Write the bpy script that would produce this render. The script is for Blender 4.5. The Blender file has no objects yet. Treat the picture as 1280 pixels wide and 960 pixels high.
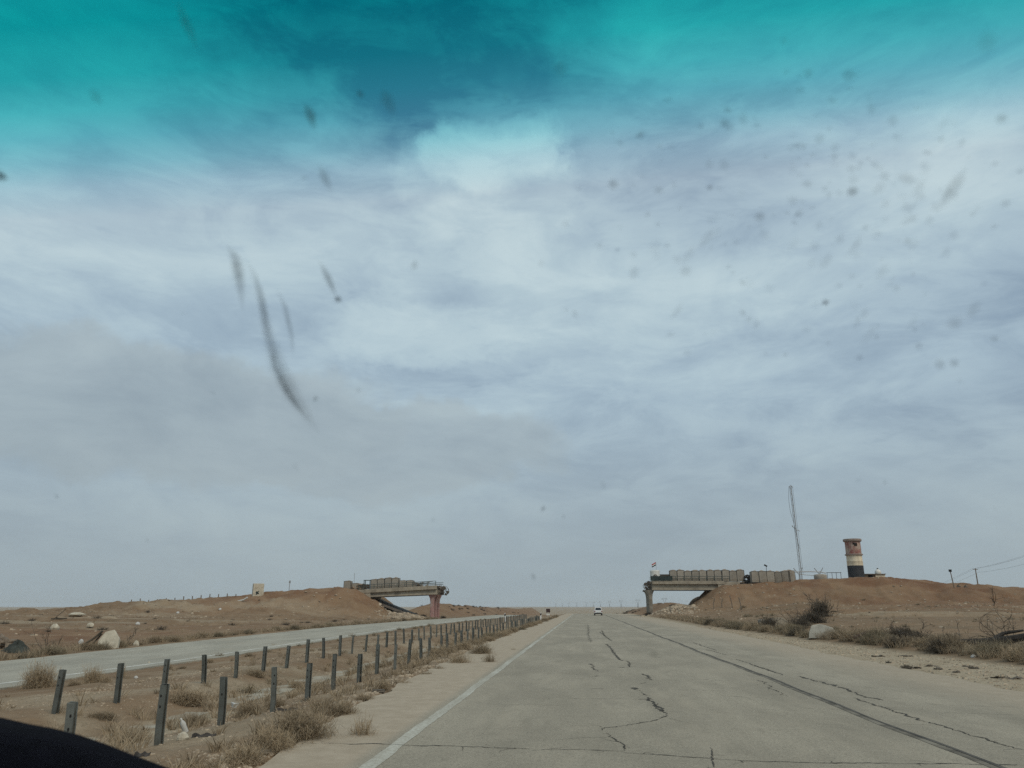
import bpy, math, random
import numpy as np
from mathutils import Vector, Matrix, Euler

random.seed(7)
rnd = np.random.RandomState(11)
R = math.radians
scene = bpy.context.scene
COL = scene.collection

# ------------------------------------------------------------------ camera
FPX, EYE = 961.0, 1.7
PITCH, YAW = R(16.162), R(5.112)
cd = bpy.data.cameras.new('camera')
cd.sensor_width = 36.0
cd.sensor_fit = 'HORIZONTAL'
cd.lens = 36.0 * FPX / 1280.0
cd.clip_start = 0.02
cd.clip_end = 40000
cd.dof.use_dof = True
cd.dof.focus_distance = 90.0
cd.dof.aperture_fstop = 9.0
cam = bpy.data.objects.new('camera', cd)
cam.location = (0, 0, EYE)
cam.rotation_euler = (math.pi / 2 + PITCH, 0, YAW)
COL.objects.link(cam)
scene.camera = cam

# ------------------------------------------------------------------ sun, exposure
SUN_EL, SUN_AZ = R(48), R(140)          # azimuth clockwise from +Y (north of the scene)
sd = bpy.data.lights.new('sun', 'SUN')
sd.energy = 1.45
sd.angle = R(25)
sd.color = (1.0, 0.89, 0.74)
sun = bpy.data.objects.new('sun', sd)
sdir = Vector((math.sin(SUN_AZ) * math.cos(SUN_EL), math.cos(SUN_AZ) * math.cos(SUN_EL), math.sin(SUN_EL)))
sun.rotation_euler = sdir.to_track_quat('Z', 'Y').to_euler()
sun.location = (0, 0, 60)
COL.objects.link(sun)
vs = scene.view_settings
vs.view_transform = 'Standard'
vs.look = 'None'
vs.exposure = 0.0
vs.gamma = 1.0
scene.render.engine = 'CYCLES'
cy = scene.cycles
cy.use_denoising = False
cy.max_bounces = 6
cy.diffuse_bounces = 3
cy.transparent_max_bounces = 32
cy.volume_bounces = 1
cy.use_adaptive_sampling = True
cy.adaptive_threshold = 0.01
cy.denoising_prefilter = 'ACCURATE'


# ------------------------------------------------------------------ node helpers
class N:
    """small wrapper that adds nodes to a tree"""
    def __init__(s, tree):
        s.t = tree
        s.n = tree.nodes
        s.l = tree.links

    def node(s, typ, **kw):
        n = s.n.new(typ)
        for k, v in kw.items():
            setattr(n, k, v)
        return n

    def set(s, sock, v):
        if isinstance(v, bpy.types.NodeSocket):
            s.l.new(v, sock)
        elif v is not None:
            sock.default_value = v

    def math(s, op, a, b=None, c=None, clamp=False):
        n = s.node('ShaderNodeMath', operation=op, use_clamp=clamp)
        for i, v in enumerate((a, b, c)):
            if v is not None:
                s.set(n.inputs[i], v)
        return n.outputs[0]

    def mix(s, f, a, b, mode='MIX'):
        n = s.node('ShaderNodeMix', data_type='RGBA', blend_type=mode)
        s.set(n.inputs[0], f)
        for i, v in ((6, a), (7, b)):
            if isinstance(v, (tuple, list)):
                v = tuple(v) + (1,) * (4 - len(v))
            s.set(n.inputs[i], v)
        return n.outputs[2]

    def noise(s, vec, scale, detail=4, rough=0.55, dist=0.0, out='Fac'):
        n = s.node('ShaderNodeTexNoise')
        if vec is not None:
            s.l.new(vec, n.inputs['Vector'])
        n.inputs['Scale'].default_value = scale
        n.inputs['Detail'].default_value = detail
        n.inputs['Roughness'].default_value = rough
        n.inputs['Distortion'].default_value = dist
        return n.outputs[out]

    def ramp(s, f, stops, interp='LINEAR'):
        n = s.node('ShaderNodeValToRGB')
        n.color_ramp.interpolation = interp
        e = n.color_ramp.elements
        while len(e) < len(stops):
            e.new(0.5)
        for el, (p, c) in zip(e, stops):
            el.position = p
            el.color = tuple(c) + (1,) * (4 - len(c)) if isinstance(c, (tuple, list)) else (c, c, c, 1)
        s.set(n.inputs[0], f)
        return n.outputs[0]

    def sstep(s, f, a, b):
        n = s.node('ShaderNodeMapRange', interpolation_type='SMOOTHSTEP')
        s.set(n.inputs[0], f)
        n.inputs[1].default_value = a
        n.inputs[2].default_value = b
        return n.outputs[0]

    def comb(s, x, y, z):
        n = s.node('ShaderNodeCombineXYZ')
        for i, v in enumerate((x, y, z)):
            s.set(n.inputs[i], v)
        return n.outputs[0]

    def sep(s, v):
        n = s.node('ShaderNodeSeparateXYZ')
        s.l.new(v, n.inputs[0])
        return n.outputs

    def mapping(s, vec, scale):
        n = s.node('ShaderNodeMapping')
        s.l.new(vec, n.inputs[0])
        n.inputs['Scale'].default_value = scale
        return n.outputs[0]


# ------------------------------------------------------------------ world: hazy sky under broken high cloud
world = bpy.data.worlds.new('World')
scene.world = world
world.use_nodes = True
w = N(world.node_tree)
w.n.clear()
sky = w.node('ShaderNodeTexSky', sky_type='NISHITA', sun_disc=False, sun_elevation=SUN_EL,
             sun_rotation=SUN_AZ, altitude=300, air_density=1.0, dust_density=3.0, ozone_density=1.0)
tc = w.node('ShaderNodeTexCoord')
dv = tc.outputs['Generated']
dx, dy, dz = w.sep(dv)
zc = w.math('MAXIMUM', dz, 0.0)
den = w.math('ADD', zc, 0.16)
pl = w.comb(w.math('DIVIDE', dx, den), w.math('DIVIDE', dy, den), 0.0)
warp = w.noise(pl, 0.9, 4, 0.55, out='Color')
wn = w.node('ShaderNodeVectorMath', operation='MULTIPLY_ADD')
w.l.new(warp, wn.inputs[0])
wn.inputs[1].default_value = (0.55, 0.55, 0)
w.l.new(pl, wn.inputs[2])
plw = wn.outputs[0]
big = w.noise(plw, 0.75, 6, 0.56, 0.2)
mid = w.noise(w.mapping(dv, (1.0, 1.0, 2.4)), 2.6, 8, 0.58, 0.6)
fine = w.noise(w.mapping(dv, (1.0, 1.0, 2.8)), 8.0, 7, 0.62, 0.5)
az = w.math('ARCTAN2', dx, dy)
el = w.math('ARCSINE', dz)
wa = w.noise(dv, 5.0, 8, 0.62, out='Color')
war, wag, wab = w.sep(wa)
azw = w.math('MULTIPLY_ADD', w.math('SUBTRACT', war, 0.5), 0.26, az)
elw = w.math('MULTIPLY_ADD', w.math('SUBTRACT', wag, 0.5), 0.15, el)


def blob(a0, e0, sa, se, amp, hard=False, low=None):
    a = w.math('DIVIDE', w.math('SUBTRACT', azw, R(a0)), R(sa))
    e = w.math('DIVIDE', w.math('SUBTRACT', elw, R(e0)), R(se))
    r2 = w.math('ADD', w.math('MULTIPLY', a, a), w.math('MULTIPLY', e, e))
    if hard:
        g = w.math('SUBTRACT', 1.0, w.sstep(r2, 0.62, 1.18))
    else:
        g = w.math('EXPONENT', w.math('MULTIPLY', r2, -1.0))
    if low:
        g = w.math('MULTIPLY', g, w.sstep(elw, R(low[0]), R(low[1])))
    return w.math('MULTIPLY', g, amp)


# cloud brightness: noise plus the big cloud masses that stand ahead
val = w.math('MULTIPLY_ADD', w.math('SUBTRACT', big, 0.5), 0.66, 0.485)
val = w.math('MULTIPLY_ADD', w.math('SUBTRACT', mid, 0.5), 1.10, val)
val = w.math('MULTIPLY_ADD', w.math('SUBTRACT', w.sstep(fine, 0.34, 0.66), 0.5), 0.22, val)
lets = w.noise(w.mapping(dv, (1.0, 1.0, 3.0)), 21.0, 4, 0.55, 0.4)
val = w.math('MULTIPLY_ADD', w.math('MULTIPLY', w.sstep(lets, 0.58, 0.70), w.sstep(big, 0.42, 0.55)), -0.07, val)
for args in [(-6, 33.2, 6.5, 3.4, 0.34, True, (28, 33)), (-7, 30.0, 8.5, 5.6, 0.36, True, (23, 36)), (-11.5, 25.5, 9.5, 4.6, 0.17, True, (20, 30)), (-2, 25, 14, 6, 0.12), (10, 22.5, 15, 3.4, 0.24),
             (29, 28, 9, 5, 0.30), (-16, 36.8, 8, 3.0, -0.22), (-20, 42.5, 18, 7, -0.44), (-44, 38, 12, 9, 0.22), (4.5, 41, 4.5, 2.0, 0.34),
             (-33, 25, 15, 6, 0.14), (13, 32, 14, 3.6, -0.16), (-12, 19, 9, 2.6, 0.16, True), (22, 15, 12, 2.4, 0.12), (16, 26, 9, 2.2, -0.12)]:
    val = w.math('ADD', val, blob(*args))
cloud = w.ramp(val, [(0.0, (1.7, 2.6, 3.7)), (0.28, (2.9, 3.9, 4.85)), (0.5, (3.75, 4.9, 5.75)),
                     (0.72, (4.5, 5.75, 6.4)), (1.0, (5.5, 6.75, 7.15))])
thin = w.sstep(val, -0.05, 0.30)                                  # where it is thin the blue of the sky shows
skymix = w.mix(w.math('MULTIPLY_ADD', thin, 0.20, 0.78), sky.outputs[0], cloud)
bank = w.math('MINIMUM', w.math('ADD', blob(-30, 13.0, 17, 4.6, 0.8, True), blob(-13, 11.0, 13, 3.2, 0.7, True)), 0.8)     # a flat grey layer at left
skymix = w.mix(w.math('MULTIPLY', bank, 0.85), skymix, w.mix(w.sstep(mid, 0.35, 0.65), (3.1, 3.8, 4.2), (3.9, 4.65, 5.0)))
lowf = w.math('SUBTRACT', 1.0, w.sstep(el, R(-1), R(17)))        # thick air towards the horizon
lowc = w.mix(w.math('MULTIPLY_ADD', w.math('SUBTRACT', mid, 0.5), 0.9, 0.5), (2.95, 3.6, 3.95), (3.75, 4.35, 4.55))
full = w.mix(w.math('MULTIPLY', lowf, 0.93), skymix, lowc)
bg = w.node('ShaderNodeBackground')
bg.inputs[1].default_value = 0.1
w.l.new(full, bg.inputs[0])
wo = w.node('ShaderNodeOutputWorld')
w.l.new(bg.outputs[0], wo.inputs[0])


# ------------------------------------------------------------------ numeric helpers
def ss(a, b, x):
    t = np.clip((x - a) / (b - a), 0, 1)
    return t * t * (3 - 2 * t)


def vnoise(x, y, seed):
    xi = np.floor(x).astype(np.int64)
    yi = np.floor(y).astype(np.int64)
    fx, fy = x - xi, y - yi
    fx = fx * fx * fx * (fx * (fx * 6 - 15) + 10)
    fy = fy * fy * fy * (fy * (fy * 6 - 15) + 10)

    def h(i, j):
        v = (i * 374761393 + j * 668265263 + seed * 1274126177) & 0xffffffff
        v = ((v ^ (v >> 13)) * 1274126177) & 0xffffffff
        v = v ^ (v >> 16)
        return (v & 0xffff) / 65535.0
    a = h(xi, yi) * (1 - fx) + h(xi + 1, yi) * fx
    b = h(xi, yi + 1) * (1 - fx) + h(xi + 1, yi + 1) * fx
    return (a * (1 - fy) + b * fy) * 2 - 1


def fbm(x, y, seed, octv=4):
    s, a, t = 0, 1.0, 0
    c, sn = 0.8, 0.6
    for i in range(octv):
        s = s + a * vnoise(x, y, seed + i)
        t += a
        a *= 0.5
        x, y = (x * c - y * sn) * 2.03 + 7.1, (x * sn + y * c) * 2.03 + 3.7
    return s / t


# ------------------------------------------------------------------ the lie of the land (metres; +Y along the road)
def base_z(y):
    return np.interp(y, [-1e5, 190, 230, 300, 450, 800, 1500, 3000, 6000, 9500],
                     [0, 0, -0.15, -1.2, -4, -7, -6.2, -2.4, 0.3, 2.2])


def left_road_z(y):
    return np.interp(y, [-100, 35, 80, 120, 160, 230, 300], [-0.55, -0.55, -0.22, -0.25, -0.45, -0.4, -0.5]) + base_z(y)


def main_left_edge(y):
    return np.interp(y, [0, 9, 15, 21, 37, 60, 300], [-3.5, -3.65, -4.1, -4.35, -4.75, -4.8, -4.5])


def main_right_edge(y):
    return np.interp(y, [0, 18, 30, 40, 60, 93, 300], [9.3, 9.1, 9.2, 9.5, 9.9, 10.3, 10.3])


def berm_x(y):
    return np.interp(y, [0, 25, 42, 77, 120, 300], [13.6, 12.7, 11.8, 10.9, 11.6, 12.2])


LX = [-900, -300, -170, -120.4, -103, -92, -81, -71, -66, -59.3, -52.7, -47.8, -42.7]
LZ = [-1.0, -0.6, -0.2, 0.35, 1.15, 2.05, 3.05, 3.8, 4.11, 4.57, 5.02, 5.20, 5.10]
RX = [24, 26, 32.3, 35.4, 41.4, 48.8, 56.1, 60.5, 66.2, 70.5, 72.7, 76.2, 81.8, 110, 200, 500]
RZ = [5.2, 5.6, 6.15, 6.4, 6.55, 6.8, 6.8, 6.55, 6.25, 5.6, 5.95, 5.3, 5.05, 4.4, 3.0, 0.5]


def parts(x, y):
    """embankment shares, for heights and for the colour of the fill"""
    wl = np.interp(x, [-120, -80, -64, -46], [46, 44, 26, 17])
    sl = np.where(y < 156, ss(0, 1, 1 - (156 - y) / wl), ss(0, 1, 1 - (y - 165) / wl)) * (1 - ss(-46, -35.5, x))
    wr = np.interp(x, [24, 40, 60, 90], [15, 19, 22, 28])
    y1 = np.interp(x, [34, 46, 90, 140], [165, 198, 198, 170])
    sr = np.where(y < 156, ss(0, 1, 1 - (156 - y) / wr), ss(0, 1, 1 - (y - y1) / wr)) * ss(18.5, 27, x)
    return sl, sr


def height(x, y):
    x = np.asarray(x, float)
    y = np.asarray(y, float)
    b = base_z(y)
    zl = left_road_z(y) - b
    # cross profile
    c = np.interp(x, [-10.2, -9.3, -8.7, -7.9, -5.95, -5.1], [-0.30, -0.55, -0.60, -0.58, -0.20, -0.07])
    tl = ss(-16.8, -10.2, x)
    c = np.where(x < -10.2, zl - 0.03 + (-0.30 - zl + 0.03) * tl, c)
    c = np.where((x < -16.9) & (x > -25.0), zl - 0.07, c)
    c = np.where(x <= -25.0, zl - 0.02 - 0.25 * np.exp(-((x + 29.5) / 2.2) ** 2), c)
    c = np.where(x <= -30, c + 0.45 * ss(30, 75, -x), c)
    xl, xr = main_left_edge(y), main_right_edge(y)
    onroad = ss(xl - 0.25, xl + 0.15, x) * (1 - ss(xr - 0.15, xr + 0.35, x))
    c = np.where(x > -5.1, np.interp(x - xl, [-1.2, -0.3, 0.2], [-0.08, -0.012, -0.03]), c)
    bx = berm_x(y)
    c = np.where(x > 5, 0.0 + 0.02 * ss(xr, bx, x), c)
    far = 1 - ss(230, 420, y)
    right = (0.22 * np.exp(-((x - bx - 1.5) / 1.1) ** 2) * (1 - ss(110, 150, y))
             - 0.12 * np.exp(-((x - bx - 4.5) / 1.8) ** 2)
             + 0.85 * ss(40, 98, y) * ss(bx + 1, bx + 13, x) + 1.1 * ss(112, 134, y) * ss(24, 36, x))
    c = c + np.where(x > 10, right * far, 0)
    off = ((1 - ss(-5.6, -4.9, x)) + ss(0.3, 1.2, x - bx) * (x > 0)) * (1 - ss(-16.4, -16.9, x) * 0)
    inleft = ss(-25.6, -25.0, x) * (1 - ss(-17.0, -16.5, x))
    off = np.clip(off - inleft, 0, 1)
    sl, sr = parts(x, y)
    hl = np.interp(x, LX, LZ) - b
    hr = np.interp(x, RX, RZ) - b
    z = c + (hl - c) * sl * (x < -20)
    z = np.where(x > 15, z + (hr - z) * sr, z)
    # spoil banks beyond the bridge and rubble spread at the piers
    bank = (2.7 + np.clip(y - 250, 0, 400) * .012) * np.exp(-((x + 37) / 5.5) ** 2) * ss(172, 190, y) * (1 - ss(560, 700, y))
    bank2 = 1.9 * np.exp(-((x - 21) / 5.0) ** 2) * ss(172, 200, y) * (1 - ss(420, 600, y))
    pile = (1.5 * np.exp(-((x - 18.0) ** 2 + (y - 150) ** 2 * 0.6) / 8.0) + 0.9 * np.exp(-((x - 15.2) ** 2 + (y - 147) ** 2 * 0.4) / 7.0)
            + 0.8 * np.exp(-((x + 35.0) ** 2 + (y - 156) ** 2 * 0.5) / 9.0))
    z = z + bank + bank2 + pile
    # natural unevenness
    emb = np.clip(sl + sr, 0, 1)
    edge = emb * (1 - emb) * 4
    n1 = fbm(x / 9.0, y / 9.0, 3)
    n2 = fbm(x / 2.1, y / 2.1, 17, 3)
    n3 = fbm(x / 0.45, y / 0.45, 31, 2)
    amp1 = 0.10 + 0.55 * edge + 0.22 * emb + 0.4 * np.clip(bank + bank2 + pile, 0, 1)
    amp2 = 0.06 + 0.36 * edge + 0.20 * emb + 0.25 * np.clip(bank + bank2 + pile, 0, 1)
    gul = np.abs(fbm(x / 1.9, y / 7.5, 61, 3)) * -0.55 + 0.1
    z = z + gul * edge * off * 1.3
    near = 1.0
    z = z + off * (n1 * amp1 * np.where(x > -17, 0.45, 1) * near + n2 * amp2 + n3 * (0.022 + 0.05 * emb))
    steps = (ss(0.0, 0.10, fbm(x / 26, y / 9, 41)) * 0.38 + ss(0.05, 0.13, fbm(x / 11 + 9, y / 5, 43)) * 0.22 - 0.3)
    z = z + steps * off * np.clip(ss(16, 26, x) * ss(70, 100, y) + ss(30, 42, -x) * ss(50, 80, y), 0, 1) * (1 - ss(250, 350, y))
    plain = ss(300, 900, y)
    z = z + plain * fbm(x / 260.0, y / 400.0, 51, 3) * 1.1
    z = z - onroad * 0.06 * (1 - plain)
    return z + b


def H(x, y):
    return float(height(np.array([x]), np.array([y]))[0])


def ray(px, py):
    cx, cz = (px - 640) / FPX, -(py - 480) / FPX
    y = math.cos(PITCH) - cz * math.sin(PITCH)
    z = math.sin(PITCH) + cz * math.cos(PITCH)
    c, s = math.cos(YAW), math.sin(YAW)
    return cx * c - y * s, cx * s + y * c, z


def at(px, py, Y):
    """the point at distance Y along the road that lies on this line of sight"""
    r = ray(px, py)
    t = Y / r[1]
    return Vector((r[0] * t, Y, EYE + r[2] * t))


_T = np.geomspace(4, 900, 1500)


def on(px, py):
    """where this line of sight meets the ground"""
    r = ray(px, py)
    k = math.hypot(r[0], r[1])
    X, Y, Z = r[0] * _T / k, r[1] * _T / k, EYE + r[2] * _T / k
    h = height(X, Y)
    i = np.argmax(Z < h)
    if i == 0:
        i = len(_T) - 1
    return Vector((X[i], Y[i], h[i]))


# ------------------------------------------------------------------ mesh helpers
class MB:
    def __init__(s):
        s.v = []
        s.f = []

    def add(s, vs_, fs):
        o = len(s.v)
        s.v.extend([tuple(p) for p in vs_])
        s.f.extend([tuple(i + o for i in f) for f in fs])
        return s

    def box(s, c, size, rot=(0, 0, 0), taper=1.0, jit=0.0):
        m = Euler(rot).to_matrix()
        pts = []
        for z in (-1, 1):
            k = taper if z > 0 else 1
            for x, y in ((-1, -1), (1, -1), (1, 1), (-1, 1)):
                p = Vector((x * size[0] / 2 * k, y * size[1] / 2 * k, z * size[2] / 2))
                if jit:
                    p += Vector((random.uniform(-jit, jit), random.uniform(-jit, jit), random.uniform(-jit, jit)))
                pts.append(m @ p + Vector(c))
        return s.add(pts, [(3, 2, 1, 0), (4, 5, 6, 7), (0, 1, 5, 4), (1, 2, 6, 5), (2, 3, 7, 6), (3, 0, 4, 7)])

    def hexa(s, pts):
        return s.add(pts, [(3, 2, 1, 0), (4, 5, 6, 7), (0, 1, 5, 4), (1, 2, 6, 5), (2, 3, 7, 6), (3, 0, 4, 7)])

    def tube(s, pts, r, n=6, cap=True):
        pts = [Vector(p) for p in pts]
        rs = r if isinstance(r, (list, tuple)) else [r] * len(pts)
        rings = []
        for i, p in enumerate(pts):
            d = (pts[min(i + 1, len(pts) - 1)] - pts[max(i - 1, 0)]).normalized()
            u = d.cross(Vector((0, 0, 1)) if abs(d.z) < 0.9 else Vector((1, 0, 0))).normalized()
            q = d.cross(u)
            rings.append([p + (u * math.cos(a) + q * math.sin(a)) * rs[i] for a in [2 * math.pi * k / n for k in range(n)]])
        v = [p for rg in rings for p in rg]
        f = []
        for i in range(len(pts) - 1):
            for k in range(n):
                f.append((i * n + k, i * n + (k + 1) % n, (i + 1) * n + (k + 1) % n, (i + 1) * n + k))
        if cap:
            f.append(tuple(range(n))[::-1])
            f.append(tuple((len(pts) - 1) * n + k for k in range(n)))
        return s.add(v, f)

    def lathe(s, prof, c=(0, 0, 0), n=32):
        c = Vector(c)
        v = [c + Vector((r * math.cos(2 * math.pi * k / n), r * math.sin(2 * math.pi * k / n), z)) for r, z in prof for k in range(n)]
        f = []
        for i in range(len(prof) - 1):
            for k in range(n):
                f.append((i * n + k, i * n + (k + 1) % n, (i + 1) * n + (k + 1) % n, (i + 1) * n + k))
        return s.add(v, f)

    def prism(s, outline, thick, mtx):
        """outline in x,z extruded along y by thick"""
        n = len(outline)
        v = [mtx @ Vector((x, -thick / 2, z)) for x, z in outline] + [mtx @ Vector((x, thick / 2, z)) for x, z in outline]
        f = [tuple(range(n)), tuple(range(2 * n - 1, n - 1, -1))]
        f += [(i, i + n, (i + 1) % n + n, (i + 1) % n) for i in range(n)]
        return s.add(v, f)

    def mesh(s, name):
        m = bpy.data.meshes.new(name)
        m.from_pydata(s.v, [], s.f)
        m.update()
        return m

    def build(s, name, mat, parent=None, smooth=False, bevel=0.0):
        return obj(name, s.mesh(name), mat, parent, smooth, bevel)


def obj(name, me, mat, parent=None, smooth=False, bevel=0.0):
    if mat is not None and not me.materials:
        me.materials.append(mat)
    if smooth:
        me.polygons.foreach_set('use_smooth', [True] * len(me.polygons))
    o = bpy.data.objects.new(name, me)
    COL.objects.link(o)
    if parent:
        o.parent = parent
    if bevel:
        b = o.modifiers.new('bevel', 'BEVEL')
        b.width = bevel
        b.segments = 2
        b.limit_method = 'ANGLE'
    return o


def tag(o, label, cat, group=None, kind=None):
    if label:
        o['label'] = label
    if cat:
        o['category'] = cat
    if group:
        o['group'] = group
    if kind:
        o['kind'] = kind
    return o


def thing(name, label, cat, loc=(0, 0, 0), rz=0.0, group=None):
    o = bpy.data.objects.new(name, None)
    o.empty_display_size = 0.2
    COL.objects.link(o)
    o.location = loc
    o.rotation_euler = (0, 0, rz)
    return tag(o, label, cat, group)


ORD = ['nearest', 'second', 'third', 'fourth', 'fifth', 'sixth', 'seventh', 'eighth', 'ninth', 'tenth', 'eleventh', 'twelfth',
       'thirteenth', 'fourteenth', 'fifteenth', 'sixteenth', 'seventeenth', 'eighteenth', 'nineteenth', 'twentieth']


def np_mesh(name, V, Fq):
    me = bpy.data.meshes.new(name)
    V = np.asarray(V, np.float32)
    Fq = np.asarray(Fq, np.int32)
    k = Fq.shape[1]
    me.vertices.add(len(V))
    me.vertices.foreach_set('co', V.ravel())
    me.loops.add(Fq.size)
    me.loops.foreach_set('vertex_index', Fq.ravel())
    me.polygons.add(len(Fq))
    me.polygons.foreach_set('loop_start', np.arange(len(Fq), dtype=np.int32) * k)
    me.update(calc_edges=True)
    me.shade_flat()
    return me


# ------------------------------------------------------------------ materials
def mat(name, color, rough=0.85, var=0.25, scale=3.0, bump=0.0, metal=0.0, dirt=None, dirt_amt=0.5, detail=5, spec=0.3, objrand=0.0, streak=0.0):
    m = bpy.data.materials.new(name)
    m.use_nodes = True
    g = N(m.node_tree)
    p = m.node_tree.nodes['Principled BSDF']
    t = g.node('ShaderNodeTexCoord').outputs['Object']
    f = g.noise(t, scale, detail, 0.6)
    lo = tuple(c * (1 - var) for c in color)
    hi = tuple(min(0.95, c * (1 + var)) for c in color)
    col = g.mix(g.sstep(f, 0.3, 0.7), lo, hi)
    if dirt:
        d = g.sstep(g.noise(t, scale * 0.37, 6, 0.65), 0.62 - dirt_amt * 0.3, 0.78 - dirt_amt * 0.3)
        col = g.mix(g.math('MULTIPLY', d, 0.85), col, dirt)
    if streak:
        st = g.sstep(g.noise(g.mapping(t, (1, 1, .08)), streak, 5, 0.65), 0.5, 0.72)
        col = g.mix(g.math('MULTIPLY', st, 0.6), col, tuple(c * .5 for c in color))
    if objrand:
        oi = g.node('ShaderNodeObjectInfo')
        hsv = g.node('ShaderNodeHueSaturation')
        g.set(hsv.inputs['Value'], g.math('MULTIPLY_ADD', oi.outputs['Random'], objrand * 2, 1 - objrand))
        g.set(hsv.inputs['Color'], col)
        col = hsv.outputs[0]
    g.set(p.inputs['Base Color'], col)
    p.inputs['Roughness'].default_value = rough
    p.inputs['Metallic'].default_value = metal
    p.inputs['Specular IOR Level'].default_value = spec
    if bump:
        b = g.node('ShaderNodeBump')
        b.inputs['Strength'].default_value = bump
        b.inputs['Distance'].default_value = 0.03
        g.set(b.inputs['Height'], g.noise(t, scale * 6, 6, 0.65))
        g.set(p.inputs['Normal'], b.outputs[0])
    return m


def ground_mat():
    m = bpy.data.materials.new('desert_soil')
    m.use_nodes = True
    g = N(m.node_tree)
    p = m.node_tree.nodes['Principled BSDF']
    t = g.node('ShaderNodeTexCoord').outputs['Object']
    at_ = lambda n: g.node('ShaderNodeAttribute', attribute_name=n).outputs['Fac']
    patch = g.noise(t, 0.06, 6, 0.62)
    mid_ = g.noise(t, 0.8, 6, 0.65)
    grain = g.noise(t, 11, 5, 0.7)
    soil = g.mix(g.sstep(patch, 0.36, 0.66), (0.186, 0.120, 0.070), (0.258, 0.172, 0.103))
    soil = g.mix(g.math('MULTIPLY', g.sstep(mid_, 0.4, 0.68), 0.55), soil, (0.300, 0.225, 0.147))
    soil = g.mix(g.math('MULTIPLY', g.sstep(g.noise(g.mapping(t, (1, 1.6, 1)), 0.33, 7, 0.68, 0.4), 0.50, 0.66), 0.55), soil, (0.150, 0.108, 0.066))
    fill = g.mix(g.sstep(g.noise(t, 0.16, 6, 0.62, 0.5), 0.36, 0.62), (0.172, 0.090, 0.049), (0.255, 0.160, 0.093))
    col = g.mix(at_('fill'), soil, fill)
    sandc = g.mix(g.sstep(mid_, 0.3, 0.7), (0.36, 0.295, 0.20), (0.435, 0.37, 0.265))
    col = g.mix(at_('sand'), col, sandc)
    scrub = g.math('MULTIPLY', at_('scrub'), g.sstep(g.noise(t, 0.7, 5, 0.7), 0.38, 0.6))
    col = g.mix(g.math('MULTIPLY', scrub, 0.62), col, (0.145, 0.116, 0.074))
    # pebbles
    vor = g.node('ShaderNodeTexVoronoi')
    g.l.new(t, vor.inputs['Vector'])
    vor.inputs['Scale'].default_value = 24
    vor.inputs['Randomness'].default_value = 1.0
    peb = g.math('SUBTRACT', 1.0, g.sstep(vor.outputs['Distance'], 0.18, 0.34))
    pebsel = g.sstep(g.sep(vor.outputs['Color'])[0], 0.45, 0.6)
    pebm = g.math('MULTIPLY', g.math('MULTIPLY', peb, pebsel), g.math('MULTIPLY_ADD', at_('stony'), 0.8, 0.2))
    pebc = g.mix(g.sep(vor.outputs['Color'])[1], (0.22, 0.17, 0.115), (0.50, 0.42, 0.31))
    col = g.mix(pebm, col, pebc)
    col = g.mix(g.math('MULTIPLY', g.sstep(grain, 0.50, 0.70), 0.55), col, (0.14, 0.10, 0.062))
    col = g.mix(g.math('MULTIPLY', g.sstep(g.noise(t, 3.4, 6, 0.7), 0.52, 0.70), 0.45), col, (0.155, 0.113, 0.070))
    g.set(p.inputs['Base Color'], col)
    p.inputs['Roughness'].default_value = 0.95
    p.inputs['Specular IOR Level'].default_value = 0.1
    b = g.node('ShaderNodeBump')
    b.inputs['Strength'].default_value = 0.8
    b.inputs['Distance'].default_value = 0.05
    hgt = g.math('ADD', g.math('MULTIPLY', g.noise(t, 2.6, 7, 0.68), 1.4), g.math('MULTIPLY_ADD', pebm, 0.5, g.math('MULTIPLY', grain, 0.5)))
    g.set(b.inputs['Height'], hgt)
    g.set(p.inputs['Normal'], b.outputs[0])
    return m


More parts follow.
